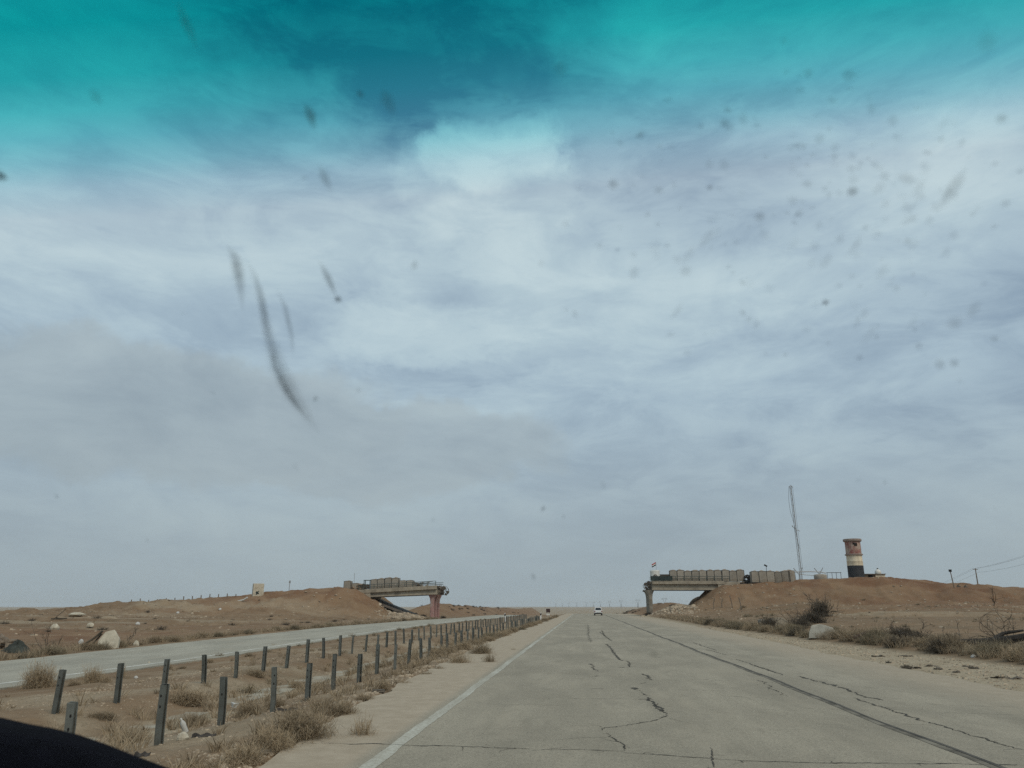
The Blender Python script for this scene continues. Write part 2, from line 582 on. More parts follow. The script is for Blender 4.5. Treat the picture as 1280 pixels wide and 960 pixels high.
def asphalt_mat(name, tone, left_sand=None, right_sand=None):
    """old dusty asphalt; wind-blown sand lies on the shoulders beyond the two x values"""
    m = bpy.data.materials.new(name)
    m.use_nodes = True
    g = N(m.node_tree)
    p = m.node_tree.nodes['Principled BSDF']
    t = g.node('ShaderNodeTexCoord').outputs['Object']
    x, y, z = g.sep(t)
    agg = g.noise(t, 26, 4, 0.8)
    agg2 = g.noise(t, 60, 3, 0.8)
    blot = g.noise(g.mapping(t, (1, 0.35, 1)), 0.55, 6, 0.62)
    streak = g.noise(g.mapping(t, (1, 0.02, 1)), 2.4, 5, 0.6)
    cross = g.noise(g.mapping(t, (0.12, 1.6, 1)), 1.1, 5, 0.6)
    k = lambda f: tuple(c * f for c in tone)
    col = g.mix(g.sstep(blot, 0.36, 0.64), k(0.80), k(1.10))
    stain = g.noise(g.mapping(t, (1, 0.45, 1)), 1.7, 7, 0.7, 0.5)
    col = g.mix(g.math('MULTIPLY', g.sstep(stain, 0.52, 0.66), 0.50), col, k(0.64))
    col = g.mix(g.math('MULTIPLY', g.sstep(streak, 0.45, 0.7), 0.5), col, k(0.82))
    col = g.mix(g.math('MULTIPLY', g.sstep(cross, 0.55, 0.75), 0.35), col, k(0.80))
    med = g.noise(t, 8.0, 5, 0.75)
    col = g.mix(g.math('MULTIPLY', g.sstep(med, 0.50, 0.68), 0.40), col, k(0.70))
    col = g.mix(g.math('MULTIPLY', g.math('SUBTRACT', 1.0, g.sstep(med, 0.32, 0.48)), 0.35), col, k(1.28))
    col = g.mix(g.math('MULTIPLY', g.sstep(agg, 0.50, 0.62), 0.78), col, k(0.48))
    col = g.mix(g.math('MULTIPLY', g.sstep(agg2, 0.54, 0.64), 0.60), col, tuple(min(1, c * 1.75) for c in tone))
    wp = g.math('COSINE', g.math('MULTIPLY', g.math('ADD', x, 1.65), 3.59))
    wpm = g.math('MULTIPLY', g.sstep(wp, 0.1, 0.95), g.sstep(g.noise(g.mapping(t, (1, 0.06, 1)), 1.5, 5, 0.6), 0.36, 0.6))
    col = g.mix(g.math('MULTIPLY', wpm, 0.28), col, k(0.78))
    dust = g.noise(g.mapping(t, (1, 0.22, 1)), 0.9, 7, 0.66, 0.3)
    col = g.mix(g.math('MULTIPLY', g.sstep(dust, 0.50, 0.70), 0.45), col, (0.385, 0.335, 0.25))
    wob = g.math('MULTIPLY', g.math('SUBTRACT', g.noise(g.mapping(t, (1, 0.3, 1)), 0.8, 6, 0.65), 0.5), 2.6)
    sandc = g.mix(g.sstep(g.noise(t, 3, 6, 0.7), 0.35, 0.7), (0.365, 0.297, 0.212), (0.445, 0.370, 0.272))
    if left_sand is not None:
        f = g.math('SUBTRACT', 1.0, g.sstep(g.math('MULTIPLY_ADD', wob, 0.10, x), left_sand - 0.15, left_sand + 0.12))
        col = g.mix(g.math('MULTIPLY', f, 0.92), col, sandc)
    if right_sand is not None:
        f = g.sstep(g.math('MULTIPLY_ADD', wob, 0.6, x), right_sand, right_sand + 2.4)
        col = g.mix(g.math('MULTIPLY', f, 0.70), col, sandc)
    g.set(p.inputs['Base Color'], col)
    p.inputs['Roughness'].default_value = 0.9
    p.inputs['Specular IOR Level'].default_value = 0.2
    b = g.node('ShaderNodeBump')
    b.inputs['Strength'].default_value = 0.6
    b.inputs['Distance'].default_value = 0.012
    g.set(b.inputs['Height'], g.math('ADD', agg, g.math('MULTIPLY', agg2, 0.6)))
    g.set(p.inputs['Normal'], b.outputs[0])
    return m


def paint_line_mat():
    m = bpy.data.materials.new('worn_line_paint')
    m.use_nodes = True
    g = N(m.node_tree)
    p = m.node_tree.nodes['Principled BSDF']
    t = g.node('ShaderNodeTexCoord').outputs['Object']
    f = g.sstep(g.noise(t, 16, 6, 0.75), 0.40, 0.56)
    f2 = g.sstep(g.noise(g.mapping(t, (1, 0.2, 1)), 1.3, 5, 0.6), 0.36, 0.6)
    ff = g.math('MULTIPLY_ADD', f2, -0.62, g.math('MULTIPLY_ADD', f, 0.62, 0.40), clamp=True)
    col = g.mix(ff, (0.315, 0.285, 0.215), (0.50, 0.485, 0.405))
    g.set(p.inputs['Base Color'], col)
    p.inputs['Roughness'].default_value = 0.8
    return m


M = {
    'ground': ground_mat(),
    'asphalt': asphalt_mat('dusty_asphalt', (0.336, 0.298, 0.226), -2.62, 6.4),
    'asphalt2': asphalt_mat('pale_old_asphalt', (0.375, 0.350, 0.280)),
    'line': paint_line_mat(),
    'tar': mat('bitumen_crack_filler', (0.080, 0.072, 0.058), 0.85, 0.4, 2.5),
    'tarworn': mat('worn_bitumen_filler', (0.135, 0.119, 0.090), 0.9, 0.4, 3, dirt=(0.24, 0.215, 0.165), dirt_amt=0.5),
    'crack': mat('open_crack', (0.070, 0.063, 0.050), 0.95, 0.4, 6),
    'steel': mat('galvanised_steel', (0.125, 0.132, 0.118), 0.6, 0.22, 5, metal=0.2, dirt=(0.16, 0.118, 0.078), dirt_amt=0.45, objrand=0.2, streak=9.0),
    'twig': mat('dry_twigs', (0.315, 0.245, 0.160), 0.9, 0.30, 9, objrand=0.22),
    'twigdark': mat('dead_dark_twigs', (0.100, 0.082, 0.060), 0.9, 0.3, 9, objrand=0.15),
    'twiggreen': mat('grey_green_scrub', (0.235, 0.192, 0.125), 0.9, 0.3, 9, objrand=0.2),
    'grass': mat('dry_grass', (0.30, 0.235, 0.155), 0.9, 0.35, 2),
    'stone': mat('limestone_gravel', (0.375, 0.305, 0.22), 0.92, 0.42, 1.4),
    'concrete': mat('bridge_concrete', (0.34, 0.295, 0.225), 0.9, 0.14, 0.9, dirt=(0.22, 0.185, 0.14), dirt_amt=0.35, streak=2.2),
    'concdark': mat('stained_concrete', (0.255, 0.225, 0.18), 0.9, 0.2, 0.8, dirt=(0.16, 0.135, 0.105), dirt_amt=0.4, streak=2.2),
    'conclight': mat('pale_concrete', (0.52, 0.47, 0.365), 0.9, 0.12, 3.0, bump=0.35, dirt=(0.33, 0.27, 0.19), dirt_amt=0.35, streak=2.2),
    'greyconc': mat('grey_white_concrete', (0.47, 0.445, 0.375), 0.9, 0.16, 2.0, bump=0.6, dirt=(0.27, 0.22, 0.155), dirt_amt=0.55, streak=3.0),
    'char': mat('charred_wood', (0.030, 0.026, 0.022), 0.95, 0.4, 5),
    'line2': mat('pale_line_paint', (0.62, 0.60, 0.53), 0.8, 0.2, 2.0, dirt=(0.38, 0.35, 0.28), dirt_amt=0.3),
    'lining': mat('silted_concrete', (0.36, 0.325, 0.25), 0.95, 0.12, 3.0, dirt=(0.27, 0.21, 0.14), dirt_amt=0.55),
    'apron': mat('paved_apron', (0.16, 0.135, 0.11), 0.9, 0.25, 0.7),
    'pink': mat('faded_pink_paint', (0.34, 0.195, 0.172), 0.85, 0.18, 1.5, dirt=(0.45, 0.36, 0.31), dirt_amt=0.4, streak=2.2),
    'geo': mat('grey_geotextile', (0.305, 0.272, 0.222), 0.95, 0.14, 1.2, dirt=(0.25, 0.21, 0.16), dirt_amt=0.4, objrand=0.14, streak=1.6),
    'wire': mat('weathered_wire', (0.085, 0.083, 0.078), 0.7, 0.2, 4, metal=0.3),
    'rail': mat('dark_green_rail', (0.075, 0.095, 0.085), 0.7, 0.2, 3),
    'rust': mat('rusty_steel', (0.085, 0.058, 0.042), 0.85, 0.3, 5),
    'soilfill': mat('barrier_soil_fill', (0.27, 0.205, 0.145), 0.95, 0.25, 2, bump=0.6),
    'white': mat('white_paint', (0.70, 0.69, 0.63), 0.6, 0.08, 3, dirt=(0.42, 0.36, 0.27), dirt_amt=0.25, streak=2.2),
    'cream': mat('cream_paint', (0.68, 0.59, 0.43), 0.85, 0.10, 1.0, dirt=(0.50, 0.40, 0.27), dirt_amt=0.3, streak=2.2),
    'red': mat('faded_red_paint', (0.27, 0.105, 0.085), 0.85, 0.25, 1.2, dirt=(0.46, 0.37, 0.29), dirt_amt=0.65, streak=2.2),
    'black': mat('black_paint', (0.035, 0.037, 0.04), 0.7, 0.3, 1.5),
    'ringc': mat('tower_ring_concrete', (0.27, 0.215, 0.18), 0.9, 0.2, 1.4),
    'dark': mat('dark_void', (0.02, 0.018, 0.016), 0.9, 0.3, 3),
    'green': mat('dark_green_sheet', (0.030, 0.044, 0.040), 0.7, 0.3, 1.5),
    'flagred': mat('flag_red', (0.45, 0.045, 0.045), 0.8, 0.1, 4),
    'flagwhite': mat('flag_white', (0.72, 0.72, 0.70), 0.8, 0.05, 4),
    'flagblack': mat('flag_black', (0.02, 0.02, 0.022), 0.8, 0.1, 4),
    'flaggreen': mat('flag_green', (0.03, 0.20, 0.07), 0.8, 0.1, 4),
    'galv': mat('grey_lattice_steel', (0.33, 0.335, 0.33), 0.55, 0.15, 2, metal=0.3),
    'pylon': mat('pylon_steel', (0.22, 0.225, 0.23), 0.6, 0.1, 0.1, metal=0.3),
    'carwhite': mat('white_car_paint', (0.72, 0.72, 0.70), 0.3, 0.03, 1, spec=0.5, dirt=(0.5, 0.45, 0.36), dirt_amt=0.2),
    'glassdark': mat('car_glass', (0.02, 0.022, 0.025), 0.12, 0.1, 1, spec=0.6),
    'rubber': mat('tyre_rubber', (0.022, 0.021, 0.02), 0.85, 0.2, 6),
    'lampred': mat('tail_lamp_red', (0.30, 0.02, 0.02), 0.3, 0.1, 5, spec=0.5),
    'plastic': mat('white_plastic', (0.52, 0.51, 0.47), 0.5, 0.08, 6),
    'cloth': mat('dark_cloth', (0.050, 0.056, 0.048), 0.95, 0.35, 3),
    'wood': mat('weathered_wood', (0.19, 0.15, 0.11), 0.9, 0.25, 4),
    'sheetdark': mat('dark_rag', (0.055, 0.048, 0.042), 0.95, 0.4, 6),
    'dash': mat('dark_dash_fabric', (0.0035, 0.0035, 0.006), 1.0, 0.3, 30, spec=0.05),
    'signback': mat('dark_sign_plate', (0.055, 0.028, 0.026), 0.7, 0.2, 3),
    'clod': mat('asphalt_lump', (0.125, 0.105, 0.080), 0.95, 0.35, 5, bump=0.5),
}

# ------------------------------------------------------------------ ground
a_in = np.linspace(R(-53), R(50), 660)
a_out = np.linspace(R(50), R(307), 46)[1:-1]
ang = np.concatenate([a_in, a_out])
rad = np.concatenate([[0.01, 1.2], np.geomspace(2.5, 95, 235), np.arange(96, 235, 0.95), np.geomspace(238, 9600, 95)])
na, nr = len(ang), len(rad)
AA, RR = np.meshgrid(ang, rad)
GX, GY = RR * np.sin(AA), RR * np.cos(AA)
GZ = height(GX, GY)
V = np.stack([GX, GY, GZ], -1).reshape(-1, 3)
ii, jj = np.meshgrid(np.arange(nr - 1), np.arange(na), indexing='ij')
j2 = (jj + 1) % na
FQ = np.stack([ii * na + jj, (ii + 1) * na + jj, (ii + 1) * na + j2, ii * na + j2], -1).reshape(-1, 4)[:, ::-1]
gm = np_mesh('ground', V, FQ)
x, y = GX, GY
sl, sr = parts(x, y)
bx = berm_x(y)
fillm = np.clip(sl * 1.3 * ss(-78, -66, x) + sr * 1.3, 0, 1) * ss(-0.5, 0.25, fbm(x / 14, y / 14, 77) + 0.15)
fillm = np.maximum(fillm, 0.75 * ss(100, 125, y) * ss(22, 34, x) * ss(-0.4, 0.2, fbm(x / 18, y / 7, 78)) * (1 - ss(200, 300, y)))
fillm = np.maximum(fillm, 0.8 * (1 - ss(-36, -28, x)) * ss(-0.45, 0.1, fbm(x / 22, y / 8, 79)) * ss(36, 46, y) * (1 - ss(74, 92, y)))
fillm = np.maximum(fillm, ss(170, 190, y) * (1 - ss(500, 700, y)) * (np.abs(x) > 12) * 0.5)
sand = ss(-0.6, 0.2, x - main_right_edge(y)) * (1 - ss(-0.6, 0.5, x - bx)) * (y < 400) * 0.92
sand = np.maximum(sand, (0.10 + 0.4 * ss(-0.1, 0.3, fbm(x / 3, y / 3, 95))) * ss(-16.5, -14, x) * (1 - ss(-5, -4, x)) * (y < 200))
sand = np.maximum(sand, ss(0.02, 0.2, fbm(x / 1.1 + 5, y / 2.8, 91, 3) + 0.02) * np.exp(-((x + 8.1) / 0.85) ** 4) * 0.95)
sand = np.maximum(sand, 0.55 * np.exp(-((y - 99 - 3 * fbm(x / 30, y * 0, 92)) / 7) ** 2) * ss(20, 30, x))
sand = np.maximum(sand, 0.45 * ss(0, 0.4, fbm(x / 25, y / 9, 93)) * (1 - ss(-60, -35, x)) * (1 - ss(140, 160, y)))
sand = np.maximum(sand, 0.6 * ss(300, 1200, y))
stony = ss(-13.5, -11, x) * (1 - ss(-4.6, -3.4, x)) * (0.45 + 0.55 * ss(-0.2, 0.3, fbm(x / 3, y / 3, 95)))
stony = np.maximum(stony, 0.5 * sand * (x > 8))
scrub = np.maximum(np.exp(-((x - bx - 2.0) / 2.6) ** 2) * (x > bx - 0.6), np.exp(-((x + 28) / 2.2) ** 2)) * (y < 180)
scrub = np.maximum(scrub, 0.75 * ss(0.5, 3, x - bx) * (1 - ss(84, 96, y)) * ss(-0.5, 0.2, fbm(x / 9, y / 6, 97)))
scrub = np.maximum(scrub, 0.6 * ss(24, 34, x) * ss(104, 112, y) * (1 - ss(132, 142, y)) * ss(-0.35, 0.15, fbm(x / 12, y / 5, 98)))
scrub = np.maximum(scrub, 0.5 * np.exp(-((x + 4.9) / 0.6) ** 2) * (y > 18))
scrub = np.maximum(scrub, 0.9 * np.exp(-((x + 52 + y * 0.1) / 5.5) ** 2) * (y < 110) * ss(-0.2, 0.3, fbm(x / 8, y / 8, 96)))
for nme, arr in (('fill', fillm), ('sand', sand), ('stony', stony), ('scrub', scrub)):
    a = gm.attributes.new(nme, 'FLOAT', 'POINT')
    a.data.foreach_set('value', np.clip(arr, 0, 1).astype(np.float32).ravel())
ground = obj('ground', gm, M['ground'], smooth=True)
tag(ground, 'brown stony desert soil with earth embankments on both sides', None, kind='structure')


# ------------------------------------------------------------------ roads
def road_mesh(name, xl, xr, zf, ys, nx=10, thick=0.10):
    V, F = [], []
    for y in ys:
        a, b = float(xl(y)), float(xr(y))
        z = float(zf(y))
        row = [(a, y, z - thick)] + [(a + (b - a) * k / nx, y, z) for k in range(nx + 1)] + [(b, y, z - thick)]
        V += row
    n = nx + 3
    for i in range(len(ys) - 1):
        for k in range(n - 1):
            F.append((i * n + k, i * n + k + 1, (i + 1) * n + k + 1, (i + 1) * n + k))
    return np_mesh(name, V, F)


ys = list(np.arange(-40, 40, 0.35)) + list(np.arange(40, 120, 1.0)) + list(np.arange(120, 331, 3.0))
jl = lambda y: main_left_edge(y) + 0.14 * float(fbm(np.array([y / 1.3]), np.array([0.3]), 5)[0]) + 0.10 * float(fbm(np.array([y / 0.35]), np.array([0.9]), 6)[0])
jr = lambda y: main_right_edge(y) + 0.30 * float(fbm(np.array([y / 2.0]), np.array([4.3]), 8)[0]) + 0.12 * float(fbm(np.array([y / 0.4]), np.array([2.9]), 9)[0])
road = obj('main_road', road_mesh('main_road', jl, jr, base_z, ys), M['asphalt'])
tag(road, 'dusty grey cracked asphalt carriageway running straight ahead', None, kind='structure')
j3 = lambda y: -25.2 + 0.25 * float(fbm(np.array([y / 2.5]), np.array([1.3]), 15)[0])
j4 = lambda y: -16.9 + 0.22 * float(fbm(np.array([y / 2.2]), np.array([6.3]), 16)[0])
road2 = obj('opposite_road', road_mesh('opposite_road', j3, j4, left_road_z, ys), M['asphalt2'])
tag(road2, 'pale asphalt carriageway for oncoming traffic beyond the median', None, kind='structure')


def ribbon(pts, widths, dz, name, m, parent, zf=base_z):
    """a strip lying on a road; pts are (x, y), widths across"""
    V, F = [], []
    n = len(pts)
    for i, (px, py) in enumerate(pts):
        q0, q1 = pts[max(i - 1, 0)], pts[min(i + 1, n - 1)]
        d = Vector((q1[0] - q0[0], q1[1] - q0[1], 0))
        d = d.normalized() if d.length > 1e-6 else Vector((0, 1, 0))
        s = Vector((d.y, -d.x, 0)) * widths[i] / 2
        z = float(zf(py)) + dz
        V += [(px - s.x, py - s.y, z), (px + s.x, py + s.y, z)]
    for i in range(n - 1):
        F.append((2 * i, 2 * i + 1, 2 * i + 3, 2 * i + 2))
    me = bpy.data.meshes.new(name)
    me.from_pydata(V, [], F)
    return obj(name, me, m, parent)


yy = list(np.arange(-30, 60, 0.25)) + list(np.arange(60, 320, 2.0))
ribbon([(-2.42 + 0.012 * math.sin(y * 0.9) + random.uniform(-.006, .006), y) for y in yy], [0.18 + random.uniform(-.022, .016) for _ in yy], 0.004, 'edge_line', M['line'], road)
yy2 = [y for y in yy if y < 250]
ribbon([(-17.75 + 0.02 * math.sin(y), y) for y in yy2], [0.15 + random.uniform(-.02, .02) for _ in yy2], 0.004, 'edge_line', M['line2'], road2, left_road_z)
# sealed joint between carriageway and shoulder: a dark core with a worn border
yj = list(np.arange(-30, 80, 0.5)) + list(np.arange(80, 320, 3.0))
jx = lambda y: 4.50 + 0.035 * math.sin(y * 0.35) + 0.02 * math.sin(y * 1.3)
ribbon([(jx(y), y) for y in yj], [0.17 + random.uniform(-.03, .02) for _ in yj], 0.004, 'sealed_joint', M['tarworn'], road)
ribbon([(jx(y) + 0.045, y) for y in yj], [0.055 + random.uniform(-.02, .02) for _ in yj], 0.008, 'joint_core', M['tar'], road)


def gxy(px, py):
    r = ray(px, py)
    t = -EYE / r[2]
    return (r[0] * t, r[1] * t)


def crack(pix, wmin, wmax, jit=0.05, step=0.05):
    P0 = [gxy(*p) for p in pix]
    pts = []
    for a, b in zip(P0, P0[1:]):
        L = math.hypot(b[0] - a[0], b[1] - a[1])
        n = max(2, int(L / step))
        for k in range(n):
            t = k / n
            pts.append((a[0] + (b[0] - a[0]) * t, a[1] + (b[1] - a[1]) * t))
    pts.append(P0[-1])
    off = rnd.rand(2) * 50
    out, wd = [], []
    for i, p in enumerate(pts):
        q = np.array([i * 0.22 + off[0]])
        dx_ = float(fbm(q, np.array([off[1]]), 21, 3)[0]) * jit
        dy_ = float(fbm(q, np.array([off[1] + 9]), 22, 3)[0]) * jit
        out.append((p[0] + dx_ + random.gauss(0, jit * .16), p[1] + dy_ + random.gauss(0, jit * .10)))
        t = 0.5 + 0.9 * float(fbm(q * 1.7, np.array([off[1] + 4]), 23, 3)[0])
        e = min(1, (i + 0.3) / 5, (len(pts) - 1 - i + 0.3) / 5)
        wd.append((wmin * random.random() + (wmax - wmin) * min(1, max(0, t)) * random.uniform(.35, 1.0)) * e + 0.001)
    lines = [(out, wd)]
    if wmax > .03:
        for _ in range(max(1, len(out) // 7)):
            i = random.randrange(len(out))
            L = random.uniform(.08, .38)
            a = random.uniform(0, 6.28)
            n = random.randint(3, 5)
            q = [out[i]]
            for k in range(n):
                a += random.gauss(0, .6)
                q.append((q[-1][0] + math.cos(a) * L / n, q[-1][1] + math.sin(a) * L / n))
            lines.append((q, [random.uniform(.003, .014) * (1 - k / (n + 1)) + .001 for k in range(n + 1)]))
    V, F = [], []
    for pts_, ws_ in lines:
        o, n = len(V), len(pts_)
        for i, (px, py) in enumerate(pts_):
            q0, q1 = pts_[max(i - 1, 0)], pts_[min(i + 1, n - 1)]
            d = Vector((q1[0] - q0[0], q1[1] - q0[1], 0))
            d = d.normalized() if d.length > 1e-6 else Vector((0, 1, 0))
            z = float(base_z(py)) + .005
            V += [(px - d.y * ws_[i] / 2, py + d.x * ws_[i] / 2, z), (px + d.y * ws_[i] / 2, py - d.x * ws_[i] / 2, z)]
        F += [(o + 2 * i, o + 2 * i + 1, o + 2 * i + 3, o + 2 * i + 2) for i in range(n - 1)]
    me = bpy.data.meshes.new('crack')
    me.from_pydata(V, [], F)
    obj('crack', me, M['crack'], road)



crack([(395, 929), (455, 930), (520, 932), (600, 934), (660, 936), (725, 937), (780, 939)], .012, .040, .06)
crack([(785, 941), (850, 945), (910, 950), (990, 953), (1080, 954), (1190, 955), (1280, 957)], .010, .038, .06)
crack([(780, 939), (776, 928), (764, 921), (757, 916)], .012, .04, .06)
crack([(750, 914), (756, 910), (770, 909), (790, 905), (815, 902), (828, 897), (834, 893)], .012, .045, .06)
crack([(834, 893), (826, 886), (817, 880), (812, 874), (807, 871)], .02, .085, .10)
crack([(829, 890), (820, 884), (822, 879)], .015, .05, .08)
crack([(834, 897), (850, 901), (862, 904)], .01, .025, .05)
crack([(798, 874), (808, 874), (818, 875)], .06, .20, .08)
crack([(789, 859), (797, 861), (801, 863)], .05, .30, .10)
crack([(800, 866), (806, 869), (815, 870)], .03, .12, .08)
crack([(798, 855), (806, 853)], .02, .06, .06)
crack([(803, 842), (810, 845), (813, 850)], .03, .12, .10)
crack([(813, 850), (835, 850), (850, 851)], .012, .035, .05)
crack([(772, 834), (780, 834.5), (787, 834)], .05, .18, .06)
crack([(786, 834), (786, 828), (782, 826)], .03, .08, .06)
crack([(758, 805), (764, 811), (768, 817), (772, 823), (778, 826)], .03, .13, .10)
crack([(750, 790), (757, 796), (765, 801)], .03, .11, .10)
crack([(752, 788), (756, 795)], .03, .10, .1)
crack([(737, 829), (743, 836), (746, 839)], .02, .07, .10)
crack([(740, 846), (748, 845)], .04, .22, .08)
crack([(735, 861), (743, 861), (751, 861)], .02, .09, .08)
crack([(735, 781), (736, 795), (738, 803)], .02, .07, .15)
crack([(888, 934), (892, 942), (890, 952), (893, 960)], .012, .045, .05)
crack([(940, 831), (955, 836), (970, 841), (980, 844)], .03, .09, .06)
crack([(998, 845), (1020, 851), (1045, 858), (1060, 863), (1075, 869), (1098, 875)], .03, .11, .10)
crack([(1064, 872), (1085, 878), (1110, 887), (1140, 897), (1160, 903), (1190, 911), (1215, 919), (1245, 928), (1280, 938)], .018, .065, .08)
crack([(866, 803), (880, 808), (896, 813)], .025, .07, .08)
crack([(920, 824), (935, 829), (950, 834), (965, 839)], .02, .07, .06)
crack([(883, 812), (895, 815), (908, 819)], .02, .06, .06)
crack([(945, 849), (955, 853), (965, 862), (975, 866), (985, 871)], .01, .035, .09)
for x0, y0, x1, y1 in [(700, 842, 800, 846), (650, 842, 740, 842), (862, 849, 915, 851), (690, 872, 800, 874), (940, 886, 1000, 888),
                       (1000, 885, 1090, 888), (1080, 858, 1110, 862), (1165, 891, 1280, 894), (1150, 880, 1280, 884), (820, 862, 905, 864),
                       (690, 925, 770, 922), (1010, 905, 1060, 908), (905, 870, 960, 872), (700, 815, 760, 816), (830, 824, 900, 827), (620, 880, 700, 882), (1120, 905, 1200, 908)]:
    crack([(x0, y0), ((x0 + x1) / 2, (y0 + y1) / 2 + random.uniform(-1, 1)), (x1, y1)], .004, .016, .08)
yy3 = [26 + 0.35 * k for k in range(60)]

# ------------------------------------------------------------------ stones and dry grass (nobody could count them)
def scatter_stones():
    V, F = [], []
    base = np.array([(-1, -1, -.6), (1, -1, -.6), (1, 1, -.6), (-1, 1, -.6), (-.6, -.7, .6), (.7, -.6, .7), (.6, .7, .5), (-.7, .6, .6)]) * 0.5
    fq = np.array([(4, 5, 6, 7), (0, 1, 5, 4), (1, 2, 6, 5), (2, 3, 7, 6), (3, 0, 4, 7)])
    xs, ys_, sz = [], [], []
    n = 42000                                   # the median and its verge
    yv = 6.5 + 44 * rnd.rand(n) ** 1.5
    xv = -13.5 + 9.9 * rnd.rand(n)
    keep = rnd.rand(n) < 0.10 + 0.90 * ss(-0.1, 0.3, fbm(xv / 2.2, yv / 2.2, 95))
    xs.append(xv[keep]); ys_.append(yv[keep]); sz.append(0.006 + 0.024 * rnd.rand(keep.sum()) ** 3)
    n = 5200                                    # crumbled edge of the near shoulder
    yv = 6.5 + 50 * rnd.rand(n) ** 1.5
    xv = main_left_edge(yv) - 0.30 + 0.26 * rnd.randn(n)
    xs.append(xv); ys_.append(yv); sz.append(0.010 + 0.042 * rnd.rand(n) ** 3)
    n = 5000                                    # right-hand shoulder
    yv = 14 + 60 * rnd.rand(n) ** 1.4
    xv = main_right_edge(yv) + (berm_x(yv) - main_right_edge(yv)) * rnd.rand(n) - 0.2
    xs.append(xv); ys_.append(yv); sz.append(0.014 + 0.045 * rnd.rand(n) ** 3)
    n = 2600                                    # rubble spilling round the right pier and under both spans
    g = rnd.randn(n, 2)
    k = rnd.rand(n)
    xv = np.where(k < 0.5, 16.8 + 2.0 * g[:, 0], -35 + 2.2 * g[:, 0])
    yv = np.where(k < 0.5, 148.5 + 2.5 * g[:, 1], 155 + 3.5 * g[:, 1])
    xs.append(xv); ys_.append(yv); sz.append(0.07 + 0.30 * rnd.rand(n) ** 3)
    n = 1600                                    # scattered over the open ground
    yv = 25 + 110 * rnd.rand(n)
    xv = np.where(rnd.rand(n) < 0.5, -26 - 70 * rnd.rand(n), berm_x(yv) + 2 + 60 * rnd.rand(n))
    xs.append(xv); ys_.append(yv); sz.append(0.05 + 0.16 * rnd.rand(n) ** 4)
    n = 1900                                    # loose stones on the embankment faces
    left_ = rnd.rand(n) < 0.45
    xv = np.where(left_, -46 - 45 * rnd.rand(n) ** 1.3, 22 + 60 * rnd.rand(n))
    yv = 118 + 38 * rnd.rand(n)
    kp = fbm(xv / 7, yv / 7, 83) > 0.05
    xs.append(xv[kp]); ys_.append(yv[kp]); sz.append(0.05 + 0.22 * rnd.rand(kp.sum()) ** 3)
    X, Y, S = np.concatenate(xs), np.concatenate(ys_), np.concatenate(sz)
    Z = height(X, Y)
    n = len(X)
    a = rnd.rand(n) * 6.28
    jit = 1 + 0.5 * (rnd.rand(n, 8, 3) - 0.5)
    P = base[None] * jit * (S * 1.6)[:, None, None] * np.array([1.25, 0.9, 0.7])
    c, s = np.cos(a)[:, None], np.sin(a)[:, None]
    Q = np.stack([P[..., 0] * c - P[..., 1] * s, P[..., 0] * s + P[..., 1] * c, P[..., 2]], -1)
    Q += np.stack([X, Y, Z + S * 0.15], -1)[:, None]
    Fq = (fq[None] + (np.arange(n) * 8)[:, None, None]).reshape(-1, 4)
    o = obj('gravel', np_mesh('gravel', Q.reshape(-1, 3), Fq), M['stone'])
    tag(o, 'pale gravel and broken stones scattered over the median and verges', 'gravel', kind='stuff')


scatter_stones()


